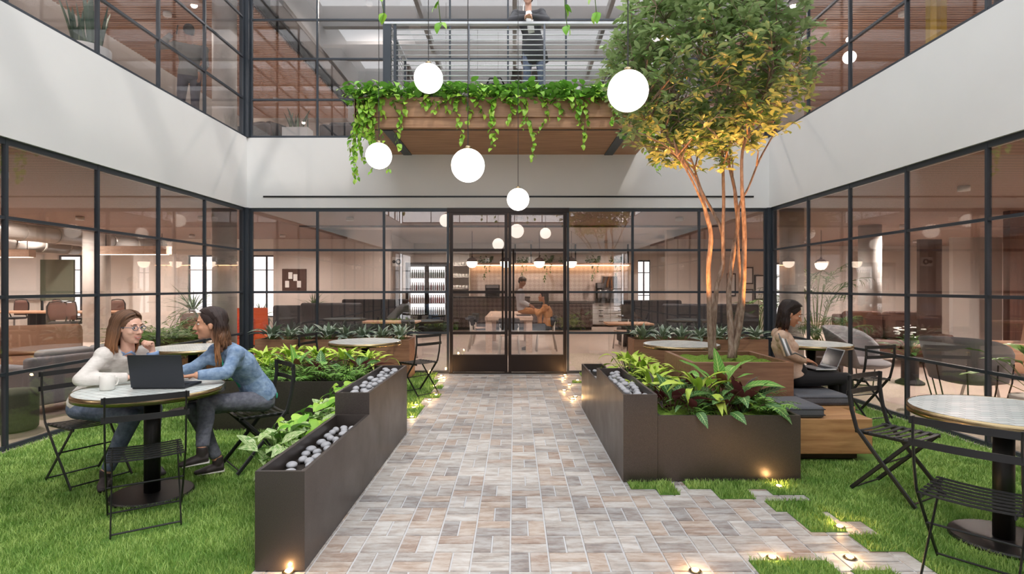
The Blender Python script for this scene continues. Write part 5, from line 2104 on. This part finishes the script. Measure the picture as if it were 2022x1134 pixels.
def cafe_table(label, x, y, w, d, h=.74, top='table_wood'):
    t = thing('cafe_table', label, 'table', (x, y, 0), 0, 'dining room tables')
    MB().box(-w / 2, -d / 2, h - .04, w / 2, d / 2, h).build('tabletop', top, t, bevel=.006)
    MB().tube([(0, 0, .03), (0, 0, h - .04)], .035, 10).build('pole', 'black', t)
    MB().lathe([(.26, .003), (.26, .02), (.04, .03)], n=24).build('base', 'black', t)


booth('dark high-backed booth with rounded corner left of the doors', -4.55, -3.25, 11.9, 1.2)
booth('dark booth further back beside the beige wall left of the doors', -4.5, -2.75, 14.6, 1.22)
booth('dark booth behind the orange chair', -5.5, -4.65, 12.75, 1.12)
booth('dark booth right of the doors behind the tree trunks', 3.15, 5.2, 11.9, 1.18)
booth('dark booth further back right of the doors', 2.75, 4.3, 14.4, 1.2)
cafe_table('wooden table beside the left booth', -2.9, 13.2, 1.3, .7)
cafe_table('wooden table beside the right booth', 2.55, 12.6, 1.0, .7)
oc = thing('lounge_chair', 'orange lounge chair with a patterned red cushion', 'armchair', (-6.15, 13.2, 0), .5)
MB().box(-.36, -.34, .2, .36, .38, .40).build('seat', 'orange_fabric', oc, True, .04, seg=3)
MB().obox((0, .36, .68), (.72, .13, .72), (-.25, 0, 0)).build('backrest', 'orange_fabric', oc, True, .04, seg=3)
for x, y in ((-.3, -.28), (.3, -.28), (-.3, .32), (.3, .32)):
    MB().tube([(x, y, .003), (x, y, .22)], .02, 8).build('leg', 'dark_brown', oc)


def mk_ikat():
    t = NT('ikat')
    w = t.node('ShaderNodeTexWave', wave_type='RINGS')
    w.inputs['Scale'].default_value = 5
    w.inputs['Distortion'].default_value = 4
    t.link(t.coord(), w.inputs['Vector'])
    t.set(Base_Color=t.ramp(w.outputs['Fac'], [(.35, rgb(176, 44, 30)), (.5, rgb(226, 150, 60)), (.65, rgb(196, 60, 36))]), Roughness=.9)


mk_ikat()
ic = thing('cushion', 'red and orange patterned cushion on the orange lounge chair', 'cushion', (-6.18, 12.85, .405), .5)
MB().obox((0, 0, .22), (.46, .14, .42), (-.2, 0, 0)).build('pad', 'ikat', ic, True, .06, seg=4)

for k, (x, w, z0, z1, y, mat, lab) in enumerate(((-6.65, .72, 1.42, 2.08, 16.97, 'dark_brown', 'dark pinboard on the cream wall behind the left booths'),)):
    t = thing('pinboard', lab, 'board', (x, y, z0))
    MB().box(-w / 2, -.03, 0, w / 2, .02, z1 - z0).build('frame', mat, t)
    for a, b in ((-.2, .1), (.05, .3), (.16, .1), (-.1, .36)):
        MB().box(a - .07, -.034, b, a + .05, -.03, b + .2).build('paper', 'paper_white', t)
for k, (x, z, w, h, lab) in enumerate(((7.05, 1.62, .32, .52, 'framed picture high on the right cream wall beyond the tree'), (7.05, 1.05, .32, .42, 'framed picture low on the right cream wall beyond the tree'),
                                       (7.4, 1.15, .30, .75, 'tall framed picture on the right cream wall by the column'), (6.55, 1.25, .26, .7, 'narrow framed picture left on the right cream wall'))):
    t = thing('framed_picture', lab, 'picture', (x, 16.98, z), 0, 'pictures on the right cream wall')
    MB().box(-w / 2, -.03, 0, w / 2, .018, h).build('frame', 'black', t)
    MB().box(-w / 2 + .04, -.034, .04, w / 2 - .04, -.03, h - .04).build('print', 'paper_white', t)
sg = thing('restroom_sign', 'small dark round sign on the wall left of the drinks fridge', 'sign', (-3.62, 17.40, 2.32))
MB().tube([(-.12, 0, 0), (-.12, .03, 0)], .05, 20).build('disc', 'black', sg)
m = MB()
n = 24
for r0, r1 in ((.05, .085),):
    v = []
    for y in (0, .03):
        for r in (r0, r1):
            for i in range(n):
                v.append((.02 + r * math.cos(2 * PI * i / n), y, r * math.sin(2 * PI * i / n)))
    f = []
    for i in range(n):
        j = (i + 1) % n
        f += [(i, j, n + j, n + i), (2 * n + i, 3 * n + i, 3 * n + j, 2 * n + j), (n + i, n + j, 3 * n + j, 3 * n + i), (i, 2 * n + i, 2 * n + j, j)]
    m.add(v, f)
m.build('ring', 'black', sg)
MB().box(-.20, .03, -.14, .16, .036, .14).build('plate', 'cream_wall', sg)

# ------------------------------------------------------------------ open office on the left
t = thing('meeting_table', 'very long wooden office table seen through the left glass', 'table', (-14.2, 18.3, 0))
MB().box(-4.2, -.6, .70, 1.5, .6, .745).build('tabletop', 'table_wood', t)
for x in (-3.8, -1.2, 1.3):
    MB().box(x - .04, -.5, .003, x + .04, .5, .70).build('leg', 'black', t)


def office_chair(label, loc, rz):
    t = thing('office_chair', label, 'office chair', loc, rz, 'office chairs at the long table')
    m = MB()
    for k in range(5):
        a = k * 2 * PI / 5
        m.tube([(0, 0, .10), (.28 * math.cos(a), .28 * math.sin(a), .06)], .022, 6)
        m.ell((.29 * math.cos(a), .29 * math.sin(a), .032), .03, None, 8, 6)
    m.build('base', 'black', t)
    MB().tube([(0, 0, .1), (0, 0, .42)], .03, 8).build('column', 'steel', t)
    MB().box(-.25, -.24, .42, .25, .25, .49).build('seat', 'charcoal', t, True, .03, seg=3)
    m = MB()
    m.tube([(0, -.23, .55), (0, -.27, .75), (0, -.28, .95), (0, -.26, 1.06)], [(.21, .02), (.25, .025), (.24, .022), (.19, .015)], 14, ref=(1, 0, 0))
    m.build('backrest', 'sofa_brown', t, True)
    m = MB()
    e = [(-.20, -.245, .55), (-.255, -.285, .75), (-.25, -.295, .95), (-.19, -.28, 1.08), (0, -.275, 1.105), (.19, -.28, 1.08), (.25, -.295, .95), (.255, -.285, .75), (.20, -.245, .55)]
    m.tube(e, .02, 8)
    m.build('back_frame', 'black', t, True)
    for s in (-1, 1):
        MB().tube([(s * .27, -.2, .45), (s * .29, -.12, .66), (s * .29, .12, .67)], .02, 6).build('armrest', 'black', t, True)
    return t


oc0 = None
for k, (u, y, rz, lab) in enumerate(((28, 19.4, PI, 'office chair at the far side of the long table, furthest left'), (95, 19.4, PI - .3, 'office chair beyond the long table under the grey panel'),
                                    (118, 17.0, .5, 'office chair on the near side of the long table, turned to the left'), (156, 17.1, -.2, 'office chair on the near side of the long table right of the turned one'),
                                    (171, 19.3, PI, 'office chair beyond the long table in front of the concrete column'), (221, 19.2, PI, 'office chair at the right end of the long table, far side'),
                                    (277, 18.4, PI / 2 + .2, 'office chair beyond the head of the woman in the cream sweater'))):
    loc = ((u - 1016) * y / F, y, .003)
    if oc0 is None:
        oc0 = office_chair(lab, loc, rz)
    else:
        copy_tree(oc0, lab, loc, rz)
p = thing('room_divider', 'large grey-green pinboard panel standing behind the office table', 'divider', (-17.0, 20.9, 0))
MB().box(-.62, -.04, 1.02, .62, .04, 2.55).build('panel', 'moss_green', p)
for s in (-1, 1):
    MB().box(s * .58 - .03, -.03, .003, s * .58 + .03, .03, 1.02).build('leg', 'black', p)
p = thing('whiteboard', 'white whiteboard on the wall left of the grey-green panel', 'board', (-19.4, 21.95, 1.1))
MB().box(-1.0, -.04, 0, 1.0, .04, 1.7).build('board', 'paper_white', p)
MB().box(-1.0, -.12, -.06, 1.0, .02, -.001).build('tray', 'steel', p)
struct('wall_office_timber', MB().box(-22, 21.5, 0, -20.6, 21.8, 3.0), 'panel_wood')
struct('door_4', MB().box(-14.7, 21.9, 0, -13.4, 21.98, 2.7), 'dark_brown')
struct('wall_office_panel', MB().box(-11.4, 16.6, 0, -10.5, 16.7, 2.5).box(-10.35, 16.4, 0, -9.95, 16.5, 2.5), 'cream_wall')
for k, (x, y, l, lab) in enumerate(((-15.0, 16.6, 1.5, 'boxy wooden pendant light over the office table, left one'), (-10.3, 15.2, 1.9, 'boxy wooden pendant light right of the concrete column'))):
    t = thing('box_pendant', lab, 'pendant lamp', (x, y, 2.42), 0, 'boxy office pendants')
    MB().box(-l / 2, -.12, 0, l / 2, .12, .22).build('box', 'pale_wood', t)
    MB().box(-l / 2 + .05, -.09, -.012, l / 2 - .05, .09, -.001).build('diffuser', 'pendant_glow', t)
    for s in (-1, 1):
        MB().tube([(s * l * .4, 0, .22), (s * l * .4, 0, 1.0)], .01, 6).build('cable', 'black', t)
for k, (x, z, lab) in enumerate(((-13.2, 3.02, 'round metal duct under the office ceiling, nearer one'), (-16.4, 2.98, 'round metal duct under the office ceiling, further one'))):
    t = thing('ceiling_duct', lab, 'duct', (x, 15, z), 0, 'metal ceiling ducts')
    MB().tube([(0, -6, 0), (0, 6, 0)], .24, 18).build('tube', 'duct', t, True)
    for y in np.arange(-5.5, 6, 1.1):
        MB().tube([(0, y - .03, 0), (0, y + .03, 0)], .26, 18).build('collar', 'duct', t)
    MB().box(-.02, -4, .2, .02, -3.9, .42).box(-.02, 4, .2, .02, 4.1, .42).build('hanger', 'black', t)


def sofa(label, loc, rz, w, d, hb, mat, arms=True, cat='sofa', nseat=2, group=None, rad=.06):
    t = thing('sofa', label, cat, loc, rz, group)
    MB().box(-w / 2, -d / 2, .12, w / 2, d / 2, .30).build('base', mat, t, True, .03)
    a = w / 2 - (.16 if arms else 0)
    for i in range(nseat):
        x0 = -a + 2 * a * i / nseat
        x1 = -a + 2 * a * (i + 1) / nseat
        MB().box(x0 + .005, -d / 2 + .2, .30, x1 - .005, d / 2 + .01, .46).build('seat_cushion', mat, t, True, rad, seg=4)
        MB().obox(((x0 + x1) / 2, -d / 2 + .16, (hb + .46) / 2 + .0), (x1 - x0 - .01, .2, hb - .44), (.15, 0, 0)).build('back_cushion', mat, t, True, rad, seg=4)
    MB().box(-w / 2, -d / 2, .30, w / 2, -d / 2 + .14, hb - .06).build('backrest', mat, t, True, .04, seg=3)
    if arms:
        for s in (-1, 1):
            MB().box(min(s * (w / 2 - .15), s * w / 2), -d / 2 + .1, .30, max(s * (w / 2 - .15), s * w / 2), d / 2, .60).build('arm', mat, t, True, .05, seg=4)
    for sx in (-1, 1):
        for sy in (-1, 1):
            MB().tube([(sx * (w / 2 - .1), sy * (d / 2 - .1), .003), (sx * (w / 2 - .1), sy * (d / 2 - .1), .13)], .025, 8).build('foot', 'dark_brown', t)
    return t


sofa('long tan sofa seen through the left glass behind the women', (-8.3, 8.3, 0), face(.55, -.83), 3.0, .85, .92, 'sofa_tan', False, nseat=3)
sofa('tan sofa at the far left edge behind the glass', (-7.6, 6.2, 0), face(1, -.1), 1.6, .8, .80, 'sofa_tan', False)
sofa('grey low-backed sofa close behind the left glass', (-5.75, 7.45, 0), face(-.9, .3), 1.6, .66, .76, 'sofa_grey', True)
ot = thing('ottoman', 'round grey-green ottoman behind the lower left glass', 'ottoman', (-5.42, 6.05, 0))
MB().lathe([(.21, .004), (.23, .03), (.235, .38), (.21, .43), (.001, .44)], n=32).build('pouf', 'moss_green', ot, True)

bed('plant_bed', 'wooden planter box of tall ferns behind the left glass near the corner', -6.3, -5.15, 8.55, 10.0, .42, 'oak', .05, 'soil', .03)
tall_fern = fern('x', 'tall ferns behind the left glass', 30, .60, 'leaf_fern', .13, .034)
put(tall_fern, [(-5.85, 8.95, .38, 0, 1.25, 'tall dark fern at the near end of the planter behind the left glass'), (-5.5, 9.3, .38, 1, 1.35, 'tall dark fern in the middle of the planter behind the left glass'),
                (-5.95, 9.55, .38, 2, 1.5, 'tall dark fern at the far end of the planter behind the left glass'), (-5.75, 9.2, .38, 3, 1.7, 'tallest fern rising over the planter behind the left glass'),
                (-5.42, 8.72, .38, 4, 1.0, 'low fern at the corner of the planter behind the left glass')])
drac = rosette('x', 'spiky dracaena plants', 46, .62, .035, 86, -10, .05, 'leaf_dark', 'stem_brown', (.3, .6, 1.0), .3, 'dracaena', 1., .3, 0, 3, 7)
put(drac, [(-6.3, 11.0, 1.05, 0, 1.0, 'spiky dark dracaena showing high in front of the far left windows'), (-5.0, 14.0, 1.0, 1, .8, 'spiky plant above the dark booths left of the doors'), (-6.6, 14.6, .75, 2, .8, 'dark spiky plant behind the orange chair')])
for x, y, h, lab in ((-6.3, 11.0, 1.04, 'tall tan planter under the spiky dracaena'), (-5.0, 14.0, .98, 'tall dark planter behind the left booths'), (-6.6, 14.6, .74, 'planter behind the orange chair')):
    t = thing('floor_planter', lab, 'planter', (x, y, 0), 0)
    MB().lathe([(.17, .003), (.2, .03), (.22, h - .02), (.19, h - .01), (.01, h - .05)], n=20).build('pot', 'sofa_tan' if h > 1.0 else 'charcoal', t, True)

# ------------------------------------------------------------------ lounge on the right
def palm(label, loc, h, n=11, L=1.0):
    t = thing('palm', label, 'plant', loc, 0, 'palms in the right lounge')
    M, st, pk = [], MB(), []
    l1, l2 = leaf_t(.34, .026, .4, .15, 3), leaf_t(.34, .026, .9, .15, 3)
    for i in range(n):
        az = i * GOLD
        el0 = math.radians(U(58, 84))
        p, K = Vector((0, 0, .32)), 20
        pts = []
        q0 = h * U(.7, 1.0)
        for k in range(K + 1):
            pts.append(p.copy())
            el = el0 - (1.5 if k > 8 else .05) * ((k - 8) / 12 if k > 8 else 1) ** 1.3 * (1 if k > 8 else .3)
            p += Vector((-math.sin(az) * math.cos(el), math.cos(az) * math.cos(el), math.sin(el))) * (q0 / K)
            if k > 8:
                sc = math.sin(PI * (k - 7) / 14) ** .6 * L
                for s in (-1, 1):
                    M.append(mat4(pts[-1], az + s * .85, el - .25, s * .3, sc * U(.9, 1.1)))
                    pk.append(k % 2)
        st.tube(pts[::2], [.012] * 5 + [.006] * (len(pts[::2]) - 5), 6)
    foliage('fronds', [l1, l2], M, pk, 'leaf_dark', t)
    st.build('stalks', 'stem_green', t, True)
    MB().lathe([(.16, .003), (.2, .05), (.22, .34), (.19, .35), (.01, .30)], n=24).build('pot', 'charcoal', t, True)


palm('tall palm behind the right glass near the back corner', (6.45, 12.0, 0), 2.2, 12, 1.15)
palm('lower palm behind the woman typing, behind the right glass', (5.35, 9.55, 0), 1.1, 10, .9)
palm('bushy low palm at the foot of the tall palm', (5.9, 13.6, 0), 1.3, 12, 1.1)
sofa('brown two-seat sofa with plump cushions in the right lounge', (7.75, 11.6, 0), face(-.15, -1), 1.9, .95, 1.02, 'sofa_brown', True, rad=.09)
sofa('light beige armchair beyond the wooden coffee table', (8.55, 9.55, 0), face(-.9, .3), .8, .8, .92, 'sofa_tan', True, 'armchair', 1)
ct = thing('coffee_table', 'wooden coffee table with splayed legs in the right lounge', 'table', (8.05, 10.5, 0), .15)
MB().box(-.55, -.35, .42, .55, .35, .46).build('tabletop', 'table_wood', ct, bevel=.01)
for x, y in ((-.42, -.25), (.42, -.25), (-.42, .25), (.42, .25)):
    MB().tube([(x * 1.15, y * 1.2, .003), (x, y, .42)], .022, 8).build('leg', 'table_wood', ct)
fp = rosette('flowering plant with white blooms and dark leaves in the right lounge', None, 34, .2, .09, 80, -5, .30, 'leaf_dark', 'stem_green', (.3, .6, .9), .2, 'flowering_plant')
fp.location = (6.3, 8.95, .43)
m = MB()
for i in range(26):
    p = V3(U(-.22, .22), U(-.2, .2), U(.30, .52))
    for k in range(5):
        a = k * 1.2566
        m.ell(p + V3(.022 * math.cos(a), .022 * math.sin(a), 0), (.018, .018, .010), None, 8, 5)
m.build('blooms', 'paper_white', fp, True, kind='stuff')
t = thing('side_table', 'low dark stand carrying the white flowering plant', 'table', (6.3, 8.95, 0))
MB().lathe([(.2, .003), (.2, .03), (.12, .08), (.12, .36), (.22, .40), (.22, .42)], n=24).build('stand', 'charcoal', t, True)


def wire_lounge(label, loc, rz, s=1.0):
    t = thing('lounge_chair', label, 'armchair', loc, rz, 'grey wire-framed lounge chairs')
    m = MB()
    n, k = 15, 8
    v = []
    for off in (0, .045):
        for j in range(k + 1):
            for i in range(n + 1):
                a = math.radians(-115 + 230 * i / n)
                z = .38 + (.56 - .30 * abs(i / n * 2 - 1) ** 3) * j / k
                r = .40 + .08 * j / k - off
                v.append((r * math.sin(a), -.05 - r * math.cos(a) * .9 - .08 * j / k, z))
    f = []
    S = (n + 1) * (k + 1)
    for j in range(k):
        for i in range(n):
            a = j * (n + 1) + i
            f.append((a, a + 1, a + n + 2, a + n + 1))
            f.append((S + a, S + a + n + 1, S + a + n + 2, S + a + 1))
    for i in range(n):
        a, b = i, k * (n + 1) + i
        f += [(a, S + a, S + a + 1, a + 1), (b, b + 1, S + b + 1, S + b)]
    for j in range(k):
        a, b = j * (n + 1), j * (n + 1) + n
        f += [(a, a + n + 1, S + a + n + 1, S + a), (b, S + b, S + b + n + 1, b + n + 1)]
    m.add(v, f)
    m.build('shell', 'sofa_grey', t, True)
    MB().ell((0, 0, .40), (.37, .36, .085), None, 24, 12).build('seat_cushion', 'sofa_grey', t, True)
    for a in np.arange(-100, 101, 40):
        q = math.radians(a)
        MB().tube([(.34 * math.sin(q), -.05 - .30 * math.cos(q), .006), (.43 * math.sin(q), -.06 - .40 * math.cos(q), .39), (.46 * math.sin(q), -.10 - .43 * math.cos(q), .62)], .009, 6).build('wire', 'black', t)
    mm = MB()
    ring = [(.34 * math.sin(math.radians(a)), -.05 - .30 * math.cos(math.radians(a)), .014) for a in range(-120, 121, 15)]
    mm.tube(ring, .010, 6)
    mm.build('base_ring', 'black', t)
    return t


wl = wire_lounge('grey wire-framed lounge chair close behind the right glass, back to the courtyard', (5.75, 7.1, 0), face(.85, .5))
copy_tree(wl, 'grey lounge chair behind the right glass near the brown sofa', (5.25, 8.45, 0), face(.6, -.8))
st_ = thing('side_table', 'small round grey table between the lounge chairs behind the right glass', 'table', (6.45, 7.75, 0))
MB().lathe([(.30, .52), (.31, .53), (.31, .545), (.001, .547)], n=36).build('tabletop', 'ceramic', st_)
for a in (0, 2.1, 4.2):
    MB().tube([(.24 * math.cos(a), .24 * math.sin(a), .003), (.12 * math.cos(a), .12 * math.sin(a), .52)], .018, 8).build('leg', 'white_leg', st_)
philo = rosette('large split-leaf plant behind the right glass at the photo edge', None, 26, .26, .12, 82, 5, .55, 'leaf_fern', 'stem_green', (.3, .6, .9), .15, 'philodendron', .8, .35, .06, 5, 8)
philo.location = (5.65, 6.05, .36)
t = thing('floor_planter', 'grey floor pot under the large split-leaf plant', 'planter', (5.65, 6.05, 0))
MB().lathe([(.18, .003), (.22, .05), (.25, .36), (.22, .37), (.01, .33)], n=24).build('pot', 'concrete', t, True)

# ------------------------------------------------------------------ upper storey
t = thing('snake_plant', 'tall snake plant in a round white pot behind the upper left glass', 'plant', (-5.42, 7.12, 4.145))
MB().lathe([(.20, .003), (.25, .06), (.26, .42), (.235, .43), (.22, .36), (.01, .35)], n=36).build('pot', 'white_pot', t, True)
tm = [leaf_t(.75, .075, .08, .25, 8, .35, .6), leaf_t(.75, .075, .22, .25, 8, .35, .6)]
M = [mat4((U(-.13, .13), U(-.13, .13), .34), U(0, 6.28), math.radians(U(74, 89)), U(-.5, .5), U(.6, 1.1)) for i in range(26)]
foliage('leaves', tm, M, [i % 2 for i in range(26)], 'leaf_snake', t)
c = thing('trough_planter', 'charcoal box of snake plants behind the upper back glass', 'planter', (-4.15, 10.75, 4.145))
MB().box(-.24, -.15, .003, .24, .15, .42).build('box', 'white_pot', c)
M = [mat4((U(-.2, .2), U(-.1, .1), .40), U(0, 6.28), math.radians(U(70, 89)), U(-.5, .5), U(.35, .6)) for i in range(24)]
foliage('leaves', tm, M, [i % 2 for i in range(24)], 'leaf_snake', c)
sofa('dark grey sofa behind the upper back glass left of the balcony', (-2.95, 11.3, 4.145), face(0, 1), 1.7, .8, .62, 'charcoal', True)
sofa('dark armchair behind the upper back glass next to the snake plants', (-4.95, 11.2, 4.145), face(.4, 1), .8, .8, .60, 'charcoal', True, 'armchair', 1)
ph = thing('phone_booth', 'large dark grey rounded booth behind the upper right glass', 'booth', (6.25, 5.4, 4.145))
MB().box(-.6, -1.0, .01, .9, 1.3, 2.2).build('shell', 'charcoal', ph, True, .12, seg=5)
MB().box(-.615, -.5, .3, -.60, .8, 1.9).build('window', 'screen', ph)
for k, (x, y) in enumerate(((7.3, 9.6), (6.6, 8.9))):
    t = thing('yellow_post', ('slim yellow post behind the upper right glass, further one', 'slim yellow post behind the upper right glass, nearer one')[k], 'post', (x, y, 4.145), 0, 'yellow posts upstairs')
    MB().box(-.05, -.05, .003, .05, .05, 2.7).build('post', 'yellow_paint', t)
for k, (x, y, z, lab) in enumerate(((6.5, 10.9, 6.0, 'globe pendant glowing behind the upper right glass beside the tree'), (6.9, 11.6, 6.65, 'small glowing bulb hanging behind the upper right glass'))):
    t = thing('globe_pendant', lab, 'pendant lamp', (x, y, z), 0, 'pendants of the upper storey')
    MB().ell((0, 0, 0), .12 if k == 0 else .05, None, 20, 12).build('globe', 'globe_glow' if k == 0 else 'strip_glow', t, True)
    MB().tube([(0, 0, .1 if k == 0 else .04), (0, 0, 6.93 - z)], .006, 6).build('cord', 'black', t)

# ------------------------------------------------------------------ people further away
SHORT = {'kind': 'short', 'mat': 'hair_black'}
# man perched on the dining table
J = dict(pel=V3(.20, 14.45, .96), neck=V3(.16, 14.43, 1.47), shR=V3(.16, 14.24, 1.43), shL=V3(.16, 14.62, 1.43),
         elR=V3(.16, 14.18, 1.16), wrR=V3(.36, 14.26, 1.06), elL=V3(.20, 14.66, 1.16), wrL=V3(.38, 14.52, 1.08),
         knR=V3(.66, 14.33, .90), knL=V3(.66, 14.57, .90), anR=V3(.63, 14.33, .46), anL=V3(.66, 14.57, .46),
         toR=V3(.80, 14.30, .38), toL=V3(.83, 14.57, .38), head=V3(.20, 14.42, 1.675), look=V3(.75, -.55, -.30))
J['handR'] = (V3(.9, .3, -.1), V3(0, 0, -1), V3(0, .9, .2), .4)
J['handL'] = (V3(.9, -.3, -.1), V3(0, 0, -1), V3(0, -.9, .2), .4)
person('man with short dark hair and light shirt perched on the dining table', J, 'skin_brown', 'white_shirt', 'tan_cloth', 'shoe_dark', SHORT, female=False, voxel=.008, hs=1.08, lip=False)
# woman sitting at the end of the dining table
J = dict(pel=V3(.80, 13.6, .60), neck=V3(.76, 13.6, 1.10), shR=V3(.74, 13.77, 1.06), shL=V3(.74, 13.43, 1.06),
         elR=V3(.58, 13.82, .84), wrR=V3(.50, 13.75, .97), elL=V3(.55, 13.38, .90), wrL=V3(.50, 13.55, 1.0),
         knR=V3(.36, 13.72, .56), knL=V3(.36, 13.48, .56), anR=V3(.34, 13.72, .12), anL=V3(.34, 13.48, .12),
         toR=V3(.20, 13.72, .045), toL=V3(.20, 13.48, .045), head=V3(.69, 13.6, 1.295), look=V3(-.95, -.1, .12))
J['handR'] = (V3(-.5, .1, .7), V3(-.5, 0, -.5), V3(0, -.9, 0), .6)
J['handL'] = (V3(-.5, .1, .7), V3(-.5, 0, -.5), V3(0, .9, 0), .6)
person('woman with long dark hair and tan jacket on a cafe chair at the dining table', J, 'skin_warm', 'tan_cloth', 'black_cloth', 'shoe_dark',
       {'kind': 'long', 'len': .34, 'mat': 'hair_black', 'wave': .006, 'n': 22, 'sweep': .09}, voxel=.009)
# man on the balcony leaning on the rail
zb = 4.445
J = dict(pel=V3(.30, 8.93, zb + .93), neck=V3(.22, 8.84, zb + 1.43), shR=V3(.02, 8.86, zb + 1.40), shL=V3(.42, 8.82, zb + 1.40),
         elR=V3(-.06, 8.66, zb + 1.21), wrR=V3(.17, 8.55, zb + 1.215), elL=V3(.50, 8.64, zb + 1.21), wrL=V3(.25, 8.53, zb + 1.215),
         knR=V3(.20, 8.90, zb + .49), knL=V3(.42, 8.86, zb + .49), anR=V3(.18, 8.98, zb + .09), anL=V3(.44, 8.92, zb + .09),
         toR=V3(.16, 8.80, zb + .03), toL=V3(.46, 8.76, zb + .03), head=V3(.21, 8.79, zb + 1.635), look=V3(-.15, -1, -.12), hipdir=V3(-1, 0, 0))
J['handR'] = (V3(.9, -.4, -.2), V3(0, .3, -1), V3(.2, -.9, .2), .6)
J['handL'] = (V3(-.9, -.4, -.2), V3(0, .3, -1), V3(-.2, -.9, .2), .6)
p6, H, R, fw, sd, sp = person('man in a dark jacket and white shirt leaning on the balcony rail', J, 'skin_fair', 'jacket_dark', 'jeans_blue', 'shoe_dark', SHORT, female=False, voxel=.008)
MB().tube([sp(.97) + fw * .06, sp(.8) + fw * .108, sp(.55) + fw * .112, sp(.3) + fw * .118], [(.04, .012), (.06, .014), (.055, .014), (.05, .012)], 10, ref=tuple(sd)).build('shirt', 'paper_white', p6, True)
MB().tube([sp(.22), sp(.05), sp(-.25), sp(-.55)], [(.16, .125), (.185, .145), (.20, .15), (.205, .15)], 18, ref=tuple(sd)).build('coat_skirt', 'jacket_dark', p6, True)
bag = thing('bag', 'black soft bag on the balcony floor beside the man', 'bag', (-.30, 8.95, 4.442), .2)
MB().ell((0, 0, .17), (.34, .18, .17), None, 24, 14).build('body', 'black_cloth', bag, True)
MB().tube([(-.15, 0, .30), (-.10, 0, .42), (.08, 0, .44), (.15, 0, .31)], .014, 8).build('strap', 'black', bag, True)
# man on the phone behind the upper left glass
zb = 4.145
J = dict(pel=V3(-5.44, 9.40, zb + .93), neck=V3(-5.42, 9.38, zb + 1.44), shR=V3(-5.24, 9.48, zb + 1.40), shL=V3(-5.62, 9.30, zb + 1.40),
         elR=V3(-5.18, 9.42, zb + 1.12), wrR=V3(-5.20, 9.26, zb + .92), elL=V3(-5.84, 9.20, zb + 1.34), wrL=V3(-5.62, 9.20, zb + 1.54),
         knR=V3(-5.36, 9.42, zb + .49), knL=V3(-5.56, 9.36, zb + .49), anR=V3(-5.36, 9.46, zb + .09), anL=V3(-5.58, 9.40, zb + .09),
         toR=V3(-5.46, 9.58, zb + .03), toL=V3(-5.68, 9.52, zb + .03), head=V3(-5.43, 9.36, zb + 1.64), look=V3(-.6, .75, .0))
J['handL'] = (V3(.5, .4, .7), V3(.8, .2, -.3), V3(-.2, .6, .3), .8)
J['handR'] = (V3(0, .1, -1), V3(-1, 0, 0), V3(0, .9, 0), .35)
p7, H, R, fw, sd, sp = person('man in grey shirt holding a phone to his ear behind the upper left glass', J, 'skin_brown', 'grey_cloth', 'navy_cloth', 'shoe_dark', SHORT, female=False, voxel=.008)
ph = thing('phone', 'dark phone held to the ear of the man upstairs', 'phone', tuple(V3(-5.545, 9.235, zb + 1.63)))
MB().obox((0, 0, 0), (.012, .075, .15), (.3, .15, .5)).build('case', 'black', ph, bevel=.004)
MB().obox((-.008, -.002, 0), (.002, .068, .138), (.3, .15, .5)).build('screen', 'screen', ph)
